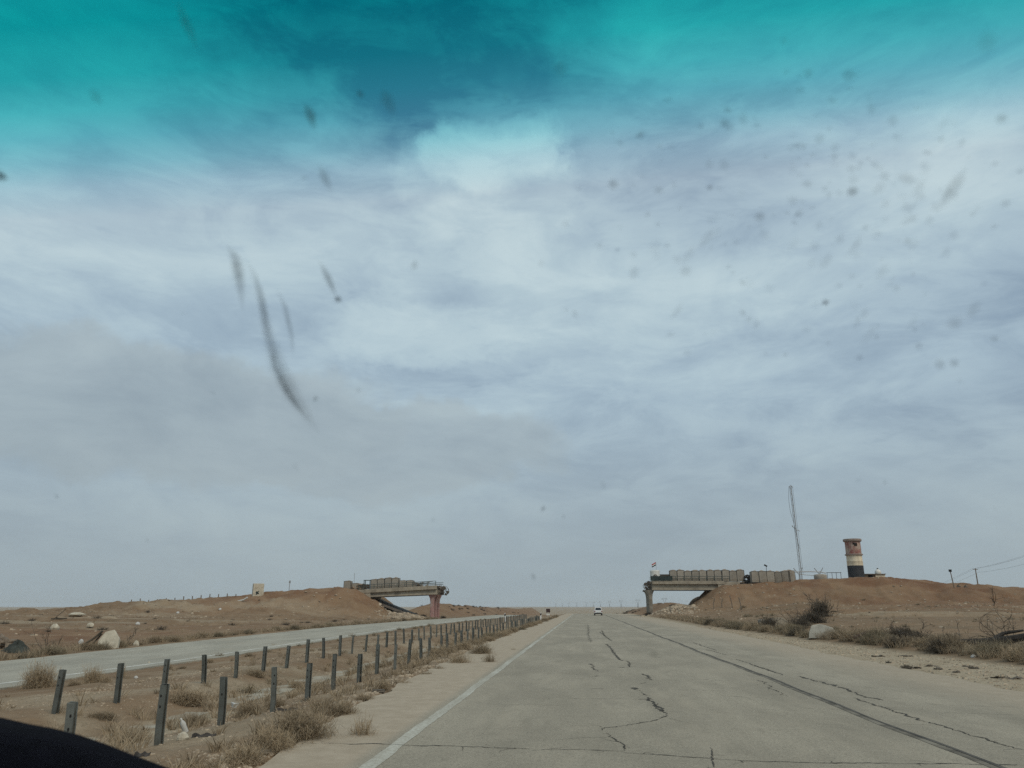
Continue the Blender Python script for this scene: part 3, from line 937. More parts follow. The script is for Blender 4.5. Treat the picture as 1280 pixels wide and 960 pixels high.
def scatter_grass():
    tx, ty, th, tn = [], [], [], []

    def put(X, Y, h0, h1, n):
        tx.append(X); ty.append(Y); th.append(h0 + (h1 - h0) * rnd.rand(len(X))); tn.append(np.full(len(X), n))
    n = 420
    yv = 7 + 60 * rnd.rand(n) ** 1.5
    put(-7.9 + 1.3 * rnd.randn(n), yv, 0.10, 0.30, 34)           # ditch
    n = 420
    yv = 7 + 95 * rnd.rand(n) ** 1.3
    put(main_left_edge(yv) - 0.55 + 0.25 * rnd.randn(n), yv, 0.07, 0.24, 30)   # verge
    n = 220
    yv = 12 + 70 * rnd.rand(n) ** 1.3
    put(-12.5 + 2.0 * rnd.randn(n), yv, 0.05, 0.18, 22)
    n = 900
    yv = 18 + 110 * rnd.rand(n) ** 1.5
    put(berm_x(yv) + 0.3 + 4.2 * rnd.rand(n) ** 1.4, yv, 0.15, 0.45, 34)       # right-hand berm
    n = 700
    yv = 25 + 120 * rnd.rand(n) ** 1.4
    put(-25.8 - 3.8 * rnd.rand(n) ** 1.3, yv, 0.15, 0.45, 30)
    n = 500
    yv = 40 + 100 * rnd.rand(n)
    put(np.where(rnd.rand(n) < 0.5, -30 - 60 * rnd.rand(n), 18 + 55 * rnd.rand(n)), yv, 0.12, 0.4, 22)
    X, Y, Hh, K = np.concatenate(tx), np.concatenate(ty), np.concatenate(th), np.concatenate(tn)
    K = K.astype(int)
    i = np.repeat(np.arange(len(X)), K)
    m_ = len(i)
    h = Hh[i] * (0.5 + 0.7 * rnd.rand(m_))
    a = rnd.rand(m_) * 6.28
    rr = Hh[i] * 0.55 * rnd.rand(m_)
    bx_ = X[i] + rr * np.cos(a)
    by = Y[i] + rr * np.sin(a)
    Z = height(X, Y)[i] - 0.02
    lean = 0.25 + 0.65 * rnd.rand(m_)
    tx_, ty_, tz = bx_ + h * lean * np.cos(a), by + h * lean * np.sin(a), Z + h
    mx, my, mz = bx_ + h * lean * 0.35 * np.cos(a), by + h * lean * 0.35 * np.sin(a), Z + h * 0.55
    wv = 0.0035 + 0.0035 * rnd.rand(m_) + 0.00006 * Y[i]
    b = rnd.rand(m_) * 6.28
    ux, uy = np.cos(b) * wv, np.sin(b) * wv
    Vv = np.stack([np.stack([bx_ - ux, by - uy, Z], -1), np.stack([bx_ + ux, by + uy, Z], -1),
                   np.stack([mx + ux * .8, my + uy * .8, mz], -1), np.stack([mx - ux * .8, my - uy * .8, mz], -1),
                   np.stack([tx_ + ux * .3, ty_ + uy * .3, tz], -1), np.stack([tx_ - ux * .3, ty_ - uy * .3, tz], -1)], 1)
    o = (np.arange(m_) * 6)[:, None]
    Fq = np.concatenate([o + np.array([0, 1, 2, 3]), o + np.array([3, 2, 4, 5])])
    ob = obj('dry_grass', np_mesh('dry_grass', Vv.reshape(-1, 3), Fq), M['grass'])
    tag(ob, 'thin dry straw-coloured grass tufts on the median and verges', 'grass', kind='stuff')


scatter_grass()


# ------------------------------------------------------------------ shrubs
def shrub_mesh(name, seed, n=380, spread=1.0, flat=0.8, wid=0.0046, m='twig', kids=9):
    """twigs radiating from a root crown, each forking into finer ones; unit radius about 0.5 m, height about flat*0.7"""
    rs = np.random.RandomState(seed)
    V, F = [], []

    def strip(pts, w0, w1):
        a = rs.rand() * 6.28
        k = len(pts)
        o = len(V)
        for i, p in enumerate(pts):
            w_ = w0 + (w1 - w0) * i / (k - 1)
            u = np.array([math.cos(a), math.sin(a), 0.3 * math.sin(a * 3)]) * w_
            V.append(p - u)
            V.append(p + u)
        for i in range(k - 1):
            F.append((o + 2 * i, o + 2 * i + 1, o + 2 * i + 3, o + 2 * i + 2))
    lobes = [(rs.randn(2) * 0.10, 0.7 + 0.5 * rs.rand()) for _ in range(5)]
    for i in range(n):
        c, ls = lobes[rs.randint(5)]
        az_ = rs.rand() * 6.28
        elv = math.asin(min(1, -0.02 + 1.0 * rs.rand() ** 0.85))
        L = (0.34 + 0.14 * rs.rand()) * ls
        d = np.array([math.cos(az_) * math.cos(elv) * spread, math.sin(az_) * math.cos(elv) * spread, math.sin(elv) * flat])
        p0 = np.array([c[0] * 0.9 + 0.05 * rs.randn(), c[1] * 0.9 + 0.05 * rs.randn(), -0.03])
        bend = rs.randn(3) * 0.22
        p1 = p0 + d * L * 0.5 + bend * L * 0.6
        p2 = p1 + (d - bend * 0.8 + np.array([0, 0, -0.12]) + rs.randn(3) * 0.25) * L * 0.5
        p2[2] = max(p2[2], 0.01)
        strip([p0, p1, p2], wid, wid * 0.5)
        for k in range(kids):
            t = 0.30 + 0.70 * rs.rand()
            s = p0 + (p1 - p0) * min(1, t * 2) if t < 0.5 else p1 + (p2 - p1) * (t * 2 - 1)
            e = d * 0.5 + rs.randn(3) * 0.75
            e = e / np.linalg.norm(e) * L * (0.16 + 0.22 * rs.rand())
            e[2] = max(e[2], -s[2] * 0.7)
            strip([s, s + e * 0.5 + rs.randn(3) * 0.02, s + e], wid * 0.55, wid * 0.3)
    me = np_mesh(name, np.array(V), np.array(F))
    me.materials.append(M[m])
    return me


SH = [shrub_mesh('shrub', 1, 560, flat=0.95), shrub_mesh('shrub', 2, 520, 1.1, 0.85), shrub_mesh('shrub', 3, 600, 1.0, 1.05), shrub_mesh('shrub', 4, 500, 1.15, 0.75)]
SHT = [shrub_mesh('shrub', 5, 230, 0.95, 1.1, 0.005, kids=5)]
SHG = [shrub_mesh('shrub', 6, 560, 1.05, 0.9, 0.0055, 'twiggreen'), shrub_mesh('shrub', 7, 520, 1.15, 0.75, 0.0055, 'twiggreen')]
SHD = [shrub_mesh('shrub', 8, 340, 1.0, 1.0, 0.008, 'twigdark'), shrub_mesh('shrub', 9, 320, 1.1, 0.8, 0.008, 'twigdark')]
LITE = [shrub_mesh('shrub', 20 + k, 90, 1.05, 0.85, 0.013, 'twiggreen', 4) for k in range(3)]
_LV = []
for me_ in LITE:
    v_ = np.zeros(len(me_.vertices) * 3)
    me_.vertices.foreach_get('co', v_)
    f_ = np.zeros(len(me_.loops), np.int64)
    me_.loops.foreach_get('vertex_index', f_)
    _LV.append((v_.reshape(-1, 3), f_.reshape(-1, 4)))


def scrub_mass(spots, m_, label):
    """far scrub that reads as one scatter of dots"""
    VV, FF, o = [], [], 0
    for x, y, s, h in spots:
        v_, f_ = _LV[random.randrange(3)]
        a = random.uniform(0, 6.28)
        c, sn = math.cos(a) * s, math.sin(a) * s
        q = np.stack([v_[:, 0] * c - v_[:, 1] * sn + x, v_[:, 0] * sn + v_[:, 1] * c + y, v_[:, 2] * h / .46 + H(x, y) - .02], -1)
        VV.append(q)
        FF.append(f_ + o)
        o += len(q)
    tag(obj('scrub', np_mesh('scrub', np.concatenate(VV), np.concatenate(FF)), m_), label, 'scrub', kind='stuff')


MASS, MASSD = [], []


def shrub(x, y, wdt, hgt, label, group=None, pool=SH, name='dry_shrub', cat='shrub', sink=0.02):
    me = pool[random.randrange(len(pool))]
    o = bpy.data.objects.new(name, me)
    COL.objects.link(o)
    o.location = (x, y, H(x, y) - sink)
    o.rotation_euler = (0, 0, random.uniform(0, 6.28))
    o.scale = (wdt, wdt, hgt / 0.46)
    return tag(o, label, cat, group)


def shrub_px(px, py, wp, hp, label, group=None, pool=SH, **k):
    p = on(px, py)
    d = p.y
    return shrub(p.x, p.y, wp * d / 1001.0, hp * d / 1043.0, label, group, pool, **k)


VG = 'dry shrubs on the near verge'
shrub_px(372, 925, 92, 44, 'widest tawny dry shrub on the verge left of the white line', VG)
shrub_px(338, 938, 62, 34, 'low dry shrub on the gravel just left of the widest verge shrub', VG)
shrub_px(452, 928, 50, 40, 'wispy dry shrub on the shoulder at the end of the crosswise crack', VG, SHT)
shrub_px(425, 895, 60, 28, 'dry shrub behind the widest verge shrub at the gravel edge', VG)
shrub_px(300, 952, 70, 32, 'flat dry shrub on gravel nearest to the dashboard corner', VG)
shrub_px(574, 832, 28, 22, 'rounded dry shrub left of the shrub standing on the sandy shoulder', VG)
shrub_px(610, 831, 24, 20, 'rounded dry shrub standing alone on the sandy shoulder', VG, SHT)
shrub_px(602, 820, 34, 18, 'bushy dry shrub behind the pair of rounded shoulder shrubs', VG)
shrub_px(641, 815, 8, 7, 'tiny dry shrub close to the white line on the sand', VG)
for px, py, wp in [(478, 862, 26), (505, 858, 20), (530, 847, 22), (548, 840, 20), (455, 876, 26), (490, 868, 16)]:
    shrub_px(px, py, wp, wp * .55, {455: 'nearest', 478: 'second', 490: 'third', 505: 'fourth', 530: 'fifth', 548: 'farthest'}[px] + ' small dry shrub in the broken row between gravel and sandy shoulder', 'small shrubs at the gravel edge')
for k in range(44):
    yv = 29 + 2.6 * k + random.uniform(-.9, .9)
    xv = float(main_left_edge(yv)) - 0.15 - abs(random.gauss(0, .35)) + (0.25 if yv > 60 else 0)
    s = random.uniform(.55, 1.1)
    shrub(xv, yv, s, s * .5, 'dry brown shrub in the continuous scrub strip between posts and road', 'scrub strip beside the road', SH + SHG[:1])
DG = 'dry shrubs down in the median ditch'
for px, py, wp, hp, lb in [(165, 928, 50, 26, 'grey dry shrub in the ditch left of the nearest full post'), (243, 908, 34, 26, 'dry shrub in the ditch behind the plastic bottle'),
                           (312, 893, 44, 24, 'dry shrub in the ditch left of the third tall post'), (345, 885, 30, 20, 'dry shrub in the ditch behind the third tall post'),
                           (230, 880, 60, 22, 'broad dry shrub in the ditch between the two post rows'), (125, 898, 40, 14, 'low dry shrub beside the pale ditch slab'),
                           (370, 862, 30, 17, 'dry shrub in the ditch behind the fourth tall post'), (320, 845, 30, 14, 'dry shrub between the rows near the sixth far post')]:
    shrub_px(px, py, wp, hp, lb, DG, SH)
for k in range(30):
    yv = 22 + 3.0 * k + random.uniform(-1, 1)
    MASS.append((-7.9 + random.gauss(0, .7), yv, random.uniform(.5, 1.0), random.uniform(.22, .42)))
OG = 'shrubs on the median beside the opposite road'
shrub_px(46, 860, 46, 36, 'largest round dry shrub in the median beside the opposite road', OG, [SH[2]])
shrub_px(115, 853, 32, 28, 'second round dry shrub in the median, between the two leftmost far posts', OG, [SH[0]])
shrub_px(151, 847, 20, 22, 'reddish upright dry shrub beside the second far post', OG, [SHT[0]])
shrub_px(92, 857, 20, 9, 'low flat shrub left of the second round median shrub', OG)
shrub_px(131, 853, 22, 14, 'pale wispy shrub between two round median shrubs', OG, SHT)
shrub_px(209, 837, 14, 10, 'small round shrub beyond the third far post on the road edge', OG)
shrub_px(228, 836, 14, 6, 'flat little shrub right of the third far post', OG)
shrub_px(261, 829, 12, 10, 'small round shrub just right of the fourth far post', OG)
shrub_px(312, 821, 14, 8, 'small round shrub between the fifth and sixth far posts', OG)
for k in range(24):
    yv = 36 + 4.2 * k + random.uniform(-1.5, 1.5)
    s = random.uniform(.35, .75)
    MASS.append((-16.3 + random.gauss(0, .35), yv, s, s * .55))
# right-hand berm
for k in range(78):
    yv = 19 + 64 * (k / 77.0) ** 1.25 + random.uniform(-.8, .8)
    xv = float(berm_x(yv)) + 0.45 + abs(random.gauss(0, .75))
    s = random.uniform(.7, 1.35)
    shrub(xv, yv, s, s * random.uniform(.42, .6), 'grey-brown dry shrub in the dense scrub row along the right-hand berm', 'scrub row along the right-hand berm',
          SH + SHG if k % 5 else SHD)
for k in range(40):
    yv = 24 + 80 * random.random()
    xv = float(berm_x(yv)) + 2.5 + 8 * random.random()
    s = random.uniform(.4, 1.0)
    MASS.append((xv, yv, s, s * .5))
shrub_px(1133, 837, 18, 10, 'small dark shrub alone on the pale right-hand shoulder', None, SHD)
# left verge beyond the opposite road
for k in range(62):
    yv = 30 + 115 * (k / 61.0) ** 1.3 + random.uniform(-1, 1)
    xv = -26.0 - abs(random.gauss(0, 1.1))
    s = random.uniform(.6, 1.3)
    shrub(xv, yv, s, s * random.uniform(.42, .6), 'grey-green dry shrub in the scrub line beyond the opposite road', 'scrub line beyond the opposite road', SHG + SH[:2])
for k in range(56):
    yv = random.uniform(55, 150)
    xv = random.uniform(-88, -32)
    s = random.uniform(.5, 1.5)
    MASSD.append((xv, yv, s, s * .4))
for k in range(36):
    yv = random.uniform(60, 150)
    xv = random.uniform(16, 75)
    s = random.uniform(.5, 1.2)
    MASS.append((xv, yv, s, s * .4))
for k in range(16):
    sd_ = random.choice((0, 1))
    xv, yv = ((-33 + random.gauss(0, 1.8), 159 + random.gauss(0, 3)) if sd_ else (15.8 + random.gauss(0, 2), 152 + random.gauss(0, 2.5)))
    s = random.uniform(.9, 1.7)
    shrub(xv, yv, s, s * .6, 'dark weedy shrub among the rubble under the left-hand bridge span' if sd_ else 'dark weedy shrub among the rubble at the right-hand pier',
          'weeds under the left span' if sd_ else 'weeds at the right pier', SHD)


for k in range(150):
    yv = random.uniform(172, 420)
    MASSD.append((random.choice((-1, 1)) * random.gauss(30, 7) - 6, yv, random.uniform(.8, 2.0), random.uniform(.4, .8)))
scrub_mass(MASS, M['twiggreen'], 'small dry scrub dotted over the ditch, terraces and far verges')
scrub_mass(MASSD, M['twigdark'], 'dark low scrub dotted over the open plain and far banks')

# ------------------------------------------------------------------ concrete lining showing through the silt in the ditch
lin = thing('ditch_lining', 'pale concrete lining of the median ditch, half buried in silt', None, (0, 0, 0))
lin['kind'] = 'structure'
yq = 11.5
while yq < 46:
    L = random.uniform(1.6, 2.6)
    if random.random() < .86:
        wq = random.uniform(.7, 1.0)
        m = MB()
        n = 9
        out = [(-8.72 + random.gauss(0, .05) + sx * wq / 2 * (1 + random.gauss(0, .10)), yq + L * (k / 4 if sx > 0 else 1 - k / 4)) for sx in (1, -1) for k in range(5)]
        z = -.555 + random.uniform(-.012, .012)
        k = len(out)
        m.add([(a, b, z) for a, b in out] + [(a, b, z - .09) for a, b in out], [tuple(range(k)), tuple(range(2 * k - 1, k - 1, -1))] + [(i, i + k, (i + 1) % k + k, (i + 1) % k) for i in range(k)])
        m.build('lining_slab', M['lining'], lin)
    yq += L + random.uniform(.02, .12)

# ------------------------------------------------------------------ guard rail posts without rails (C-section steel)
def post_mesh(seed):
    rs_ = random.Random(seed)
    w_, d, t, l = 0.11, 0.082, 0.008, 0.024
    o = [(-w_ / 2, -d / 2), (w_ / 2, -d / 2), (w_ / 2, d / 2), (w_ / 2 - l, d / 2), (w_ / 2 - l, d / 2 - t), (w_ / 2 - t, d / 2 - t), (w_ / 2 - t, -d / 2 + t),
         (-w_ / 2 + t, -d / 2 + t), (-w_ / 2 + t, d / 2 - t), (-w_ / 2 + l, d / 2 - t), (-w_ / 2 + l, d / 2), (-w_ / 2, d / 2)]
    n = len(o)
    V, F = [], []
    bx0, by0 = rs_.gauss(0, .012), rs_.gauss(0, .012)
    zs = [-.3, .25, .52, .70, .78]
    for k, z in enumerate(zs):
        f = max(0, z - .25) ** 1.6 * 3
        tw = 1 + (rs_.gauss(0, .05) if k == len(zs) - 1 else 0)
        V += [(x * tw + bx0 * f + (rs_.gauss(0, .004) if k == len(zs) - 1 else 0), y + by0 * f, z + (rs_.gauss(0, .004) if k == len(zs) - 1 else 0)) for x, y in o]
    for k in range(len(zs) - 1):
        F += [(k * n + i, k * n + (i + 1) % n, (k + 1) * n + (i + 1) % n, (k + 1) * n + i) for i in range(n)]
    F += [tuple(range(4 * n, 5 * n)), tuple(range(n))[::-1]]
    nf = len(F)
    for zc_ in (.64, .50):                     # bolt holes
        q = len(V)
        V += [(w_ / 2 + .003 + bx0 * .35, .013 * math.cos(.785 * j), zc_ + .02 * math.sin(.785 * j)) for j in range(8)]
        F.append(tuple(range(q, q + 8)))
    me = bpy.data.meshes.new('guard_rail_post')
    me.from_pydata(V, [], F)
    me.materials.append(M['steel'])
    me.materials.append(M['dark'])
    for p_ in me.polygons[nf:]:
        p_.material_index = 1
    return me


PM = [post_mesh(k) for k in range(7)]


def post_row(x0, ys_, where, group, rz):
    for i, yv in enumerate(ys_):
        o = bpy.data.objects.new('guard_rail_post', PM[random.randrange(7)])
        COL.objects.link(o)
        xv = x0 + random.gauss(0, .025)
        o.location = (xv, yv + random.gauss(0, .03), H(xv, yv))
        o.rotation_euler = (random.gauss(0, .022), random.gauss(0, .024), rz + random.gauss(0, .16))
        o.scale = (1, 1, random.uniform(.90, 1.05))
        if i < len(ORD):
            lb = f'{ORD[i]} grey steel post from the camera in the row {where}'
        else:
            lb = f'distant grey steel post past the twentieth in the row {where}'
        tag(o, lb, 'post', group)


post_row(-5.95, [9.15 + 2.0 * k for k in range(50)], 'of posts nearer the road', 'guard rail posts of the near row', R(-98))
post_row(-10.2, [15.2 + 2.0 * k for k in range(65)], 'of posts nearer the opposite road', 'guard rail posts of the far row', R(-98))


# ------------------------------------------------------------------ the broken overpass: one span left standing on each side
def lerp(a, b, t):
    return a + (b - a) * t


def span(label, xa, xb, top_a, top_b, sof_a, sof_b, fascia, pier_x, pier_base, pier_mat, sgn, wall_w):
    """xa abutment end, xb broken end; girders and slab follow the gradient. sgn +1 when the span runs towards +x from its abutment"""
    t = thing('overpass_span', label, 'bridge', (xa, 160.5, 0))
    Y0, Y1 = 156.0, 165.0

    def beam(y0, y1, z0a, z0b, z1a, z1b, x0=xa, x1=xb):
        ta, tb = (x0 - xa) / (xb - xa), (x1 - xa) / (xb - xa)
        pts = [(x0, y0, lerp(z0a, z0b, ta)), (x1, y0, lerp(z0a, z0b, tb)), (x1, y1, lerp(z0a, z0b, tb)), (x0, y1, lerp(z0a, z0b, ta)),
               (x0, y0, lerp(z1a, z1b, ta)), (x1, y0, lerp(z1a, z1b, tb)), (x1, y1, lerp(z1a, z1b, tb)), (x0, y1, lerp(z1a, z1b, ta))]
        if x1 < x0:
            pts = [pts[i] for i in (1, 0, 3, 2, 5, 4, 7, 6)]
        return [(p[0] - xa, p[1] - 160.5, p[2]) for p in pts]
    MB().hexa(beam(Y0 + .25, Y1 - .25, top_a - .38, top_b - .38, top_a - .12, top_b - .12)).build('deck_slab', M['concrete'], t)
    for yf in (Y0, Y1 - .24):
        MB().hexa(beam(yf, yf + .24, top_a - fascia, top_b - fascia, top_a, top_b, xa - sgn * 1.2, xb)).build('edge_beam', M['concrete'], t, bevel=.03)
    for yg in (Y0 + .38, Y0 + 2.75, Y0 + 5.2, Y1 - .95):
        m = MB()
        m.hexa(beam(yg + .12, yg + .38, sof_a + .3, sof_b + .3, top_a - .4, top_b - .4))
        m.hexa(beam(yg - .04, yg + .54, sof_a, sof_b, sof_a + .3, sof_b + .3))
        m.hexa(beam(yg - .02, yg + .52, top_a - .62, top_b - .62, top_a - .385, top_b - .385))
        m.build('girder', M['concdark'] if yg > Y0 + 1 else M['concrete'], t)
    # abutment with wing walls
    m = MB()
    xw = xa - sgn * wall_w / 2
    m.box((xw - xa, 0, (sof_a - 2.2 + top_a - .15) / 2), (wall_w, Y1 - Y0 - .2, top_a - .15 - sof_a + 2.2))
    m.build('abutment', M['concrete'], t, bevel=.04)
    # sloped paving under the span
    toe = xa + sgn * 8.2
    zt, zb = sof_a - .35, 0.1
    m = MB()
    pts = [(xa - xa - sgn * .3, -4.0, zt - .35), (toe - xa, -4.0, zb - .35), (toe - xa, 4.6, zb - .35), (-sgn * .3, 4.6, zt - .35),
           (-sgn * .3, -4.0, zt), (toe - xa, -4.0, zb), (toe - xa, 4.6, zb), (-sgn * .3, 4.6, zt)]
    if sgn < 0:
        pts = [pts[i] for i in (1, 0, 3, 2, 5, 4, 7, 6)]
    m.hexa(pts)
    m.build('sloped_paving', M['apron'], t)
    # pier columns, flaring at the head
    tp = (pier_x - xa) / (xb - xa)
    zc = lerp(sof_a, sof_b, tp)
    for yc in (157.2, 160.2, 163.2):
        m = MB()
        H0 = pier_base - .6
        prof = [(H0, .40, .34), (zc - 1.5, .37, .32), (zc - .75, .46, .36), (zc - .25, .68, .46), (zc - .002, .74, .50)]
        V = []
        for z, hx, hy in prof:
            ch = .12
            V += [(x + pier_x - xa, y + yc - 160.5, z) for x, y in ((-hx + ch, -hy), (hx - ch, -hy), (hx, -hy + ch), (hx, hy - ch), (hx - ch, hy), (-hx + ch, hy), (-hx, hy - ch), (-hx, -hy + ch))]
        F = [(i * 8 + k, i * 8 + (k + 1) % 8, (i + 1) * 8 + (k + 1) % 8, (i + 1) * 8 + k) for i in range(len(prof) - 1) for k in range(8)]
        F.append(tuple(range(32, 40)))
        m.add(V, F)
        m.build('pier_column', pier_mat, t)
    # railing: posts and two rails
    for yr in (Y0 + .12, Y1 - .12):
        n = 10
        for k in range(n + 1):
            f = -0.18 + 1.16 * k / n
            xk = lerp(xa, xb, f)
            if yr > Y0 + 1 and k > 7:
                continue
            zk = lerp(top_a, top_b, f)
            MB().box((xk - xa, yr - 160.5, zk + .44), (.10, .10, .90)).build('railing_post', M['rail'], t)
        for dz in (.46, .86):
            MB().tube([(lerp(xa, xb, -.18) - xa, yr - 160.5, lerp(top_a, top_b, -.18) + dz), (lerp(xa, xb, .98) - xa, yr - 160.5, lerp(top_a, top_b, .98) + dz)], .05, 6).build('rail', M['rail'], t)
    # torn end: broken slab lumps hanging in bent bars
    zb_ = top_b
    for k in range(11):
        yk = Y0 + .6 + 8 * k / 11 + random.uniform(-.2, .2)
        L = random.uniform(.5, 1.7)
        dn = random.uniform(.2, 1.5)
        p0 = Vector((xb - xa, yk - 160.5, zb_ - .25))
        MB().tube([p0 + Vector((-sgn * .3, 0, 0)), p0 + Vector((sgn * L * .5, random.uniform(-.2, .2), random.uniform(-.05, .3))), p0 + Vector((sgn * L * .8, random.uniform(-.4, .4), -dn * .5)),
                   p0 + Vector((sgn * L * .75, random.uniform(-.5, .5), -dn * 1.2))], .045, 5).build('bent_bar', M['rust'], t)
    for k in range(12):
        yk = Y0 + .2 + 8 * k / 12 + random.uniform(-.3, .3)
        q = random.uniform(.25, .55)
        MB().box((xb - xa + sgn * random.uniform(.15, 1.2), yk - 160.5, zb_ - random.uniform(.1, 1.9)), (q, q * 1.2, q * .6),
                 (random.uniform(0, 3), random.uniform(0, 3), 0), jit=.08).build('concrete_lump', M['clod'], t)
    return t


def top_at(tab, x):
    xa, xb, ta, tb = tab
    return lerp(ta, tb, (x - xa) / (xb - xa))


spanL = span('concrete bridge span on pink columns ending in mid-air on the left', -42.4, -28.95, 5.12, 5.80, 3.60, 4.07, .72, -30.0, H(-30, 157), M['pink'], 1, 3.6)
spanR = span('concrete bridge span on grey columns ending in mid-air on the right', 25.9, 13.35, 6.50, 6.56, 4.80, 4.85, .62, 13.0, H(13, 157), M['concdark'], -1, 4.2)
TL = (-42.4, -28.95, 5.12, 5.80)
TR = (25.9, 13.35, 6.50, 6.56)


# earth-filled barrier cells: fabric box in a wire frame with soil heaped on top
def barrier_parts(wd, dp, h):
    n = 6
    V, F = [], []
    for k in range(5):
        z = h * k / 4
        bul = 1 + .05 * math.sin(math.pi * k / 4) + (.02 if k == 1 else 0)
        hx, hy, r = wd / 2 * bul * .97, dp / 2 * bul, .10
        V += [(-hx + r, -hy, z), (0, -hy * 1.04, z), (hx - r, -hy, z), (hx, -hy + r, z), (hx, hy - r, z), (hx - r, hy, z), (-hx + r, hy, z), (-hx, hy - r, z), (-hx, -hy + r, z)]
    c = 9
    for k in range(4):
        for i in range(c):
            F.append((k * c + i, k * c + (i + 1) % c, (k + 1) * c + (i + 1) % c, (k + 1) * c + i))
    F.append(tuple(range(4 * c, 5 * c)))
    body = bpy.data.meshes.new('fabric_wall')
    body.from_pydata(V, [], F)
    body.materials.append(M['geo'])
    m = MB()
    for sx in (-1, 1):
        for sy in (-1, 1):
            m.tube([(sx * wd / 2, sy * dp / 2 * 1.02, 0), (sx * wd / 2, sy * dp / 2 * 1.02, h + .04)], .032, 5)
    for sy in (-1, 1):
        m.tube([(-wd / 2, sy * dp / 2 * 1.05, h), (wd / 2, sy * dp / 2 * 1.05, h)], .025, 5)
    frame = m.mesh('wire_frame')
    frame.materials.append(M['wire'])
    V = []
    for j in range(n):
        for i in range(n):
            a, b = i / (n - 1), j / (n - 1)
            V.append(((a - .5) * wd * .92, (b - .5) * dp * .92, h + .02 + .22 * math.sin(math.pi * a) * math.sin(math.pi * b) * random.uniform(.4, 1.2)))
    F = [(j * n + i, j * n + i + 1, (j + 1) * n + i + 1, (j + 1) * n + i) for j in range(n - 1) for i in range(n - 1)]
    soil = bpy.data.meshes.new('soil_fill')
    soil.from_pydata(V, [], F)
    soil.materials.append(M['soilfill'])
    return body, frame, soil


def barrier(parts_, loc, rz, label, group, sz=1.0):
    t = thing('earth_barrier', label, 'barrier', loc, rz, group)
    t.scale = (random.uniform(.97, 1.03), 1, sz * random.uniform(.95, 1.05))
    t.rotation_euler = (random.gauss(0, .025), random.gauss(0, .02), rz)
    for nme, me in zip(('fabric_wall', 'wire_frame', 'soil_fill'), parts_):
        obj(nme, me, None, t, smooth=(nme == 'soil_fill'))
    return t


BP = [barrier_parts(1.42, 1.3, 2.0) for _ in range(3)]
for k in range(10):
    xk = 17.6 + 1.43 * k
    zk = top_at(TR, xk) - .10 if xk < 26 else 6.42
    barrier(BP[k % 3], (xk, 157.35, zk), random.gauss(0, .02), f'{"leftmost" if k == 0 else ORD[k]} grey earth-filled cell of the straight barrier wall on the right-hand span'
            if k else 'leftmost grey earth-filled cell of the straight barrier wall on the right-hand span', 'barrier cells on the right-hand span', random.uniform(.98, 1.03))
BQ = [barrier_parts(1.5, 1.4, 2.1) for _ in range(2)]
for k, (px, rz, dyy) in enumerate([(944, 0, 0), (953.5, .04, 0), (963.2, -.05, .1), (972.8, -.16, .3), (982, -.30, .8), (988.2, -1.0, 1.7)]):
    p = at(px, 728, 155.2 + dyy)
    barrier(BQ[k % 2], (p.x, p.y, min(H(p.x, p.y) - .05, p.z)), rz, f'{"leftmost" if k == 0 else ORD[k]} tall earth-filled cell in the curved barrier on the right embankment', 'barrier cells on the right embankment')
# left span
BL = [barrier_parts(1.42, 1.3, 2.0) for _ in range(2)]
for k in range(4):
    xk = -41.9 + 1.44 * k
    barrier(BL[k % 2], (xk, 157.4, top_at(TL, xk) - .12), random.gauss(0, .02), f'{["leftmost", "second", "third", "rightmost"][k]} of four full-height earth-filled cells on the left-hand span', 'full barrier cells on the left-hand span')
for k in range(2):
    xk = -36.1 + 1.5 * k
    barrier(BL[k % 2], (xk, 157.4, top_at(TL, xk) - .12), random.gauss(0, .04), f'{["left", "right"][k]} of two lower earth-filled cells past the full-height ones on the left span', 'lower barrier cells on the left-hand span', .74 - .06 * k)
for k, (xk, sz_) in enumerate([(-45.9, .62), (-44.5, .55)]):
    barrier(BL[k % 2], (xk, 157.9, 5.0), random.gauss(0, .08), f'{["left", "right"][k]} of two low sagging earth-filled cells behind the sacks on the left span', 'low sagging cells on the left span', sz_)
xk = -47.4
barrier(BL[0], (xk, 157.2, 5.0), .02, 'single grey earth-filled cell at the embankment end of the left span', None, .86)
# heap of torn bags beside it
m = MB()
for k in range(16):
    m.box((random.uniform(-1.3, 1.6), random.uniform(-.5, .5), .18 + .26 * (k // 4) + random.uniform(-.05, .05)), (.8 - .08 * (k // 4), .5, .28), (random.gauss(0, .15), random.gauss(0, .15), random.uniform(0, 3)), jit=.06)
tag(m.build('sandbag_heap', M['soilfill'], bevel=.07), 'tan heap of filled sacks next to the end barrier cell on the left span', 'sandbags').location = (-44.9, 157.2, 5.05)
# open dark frame next to the heap
t = thing('steel_shelter', 'dark open steel frame between sacks and barrier cells on the left span', 'shelter', (-43.3, 157.0, 5.1))
for sx in (-.6, .6):
    for sy in (-.5, .5):
        MB().box((sx, sy, .85), (.12, .12, 1.7)).build('upright', M['rail'], t)
MB().box((0, 0, 1.74), (1.4, 1.15, .12)).build('roof', M['rail'], t)
MB().box((0, -.5, .5), (1.1, .05, .9)).build('panel', M['rust'], t)
# thin pole on the left end
m = MB()
m.tube([(0, 0, 0), (.02, 0, 2.2), (0, 0, 3.4)], .04, 6)
tag(m.build('antenna_pole', M['galv']), 'thin whip pole above the sacks on the left span', 'pole').location = (-46.3, 157.6, 4.9)
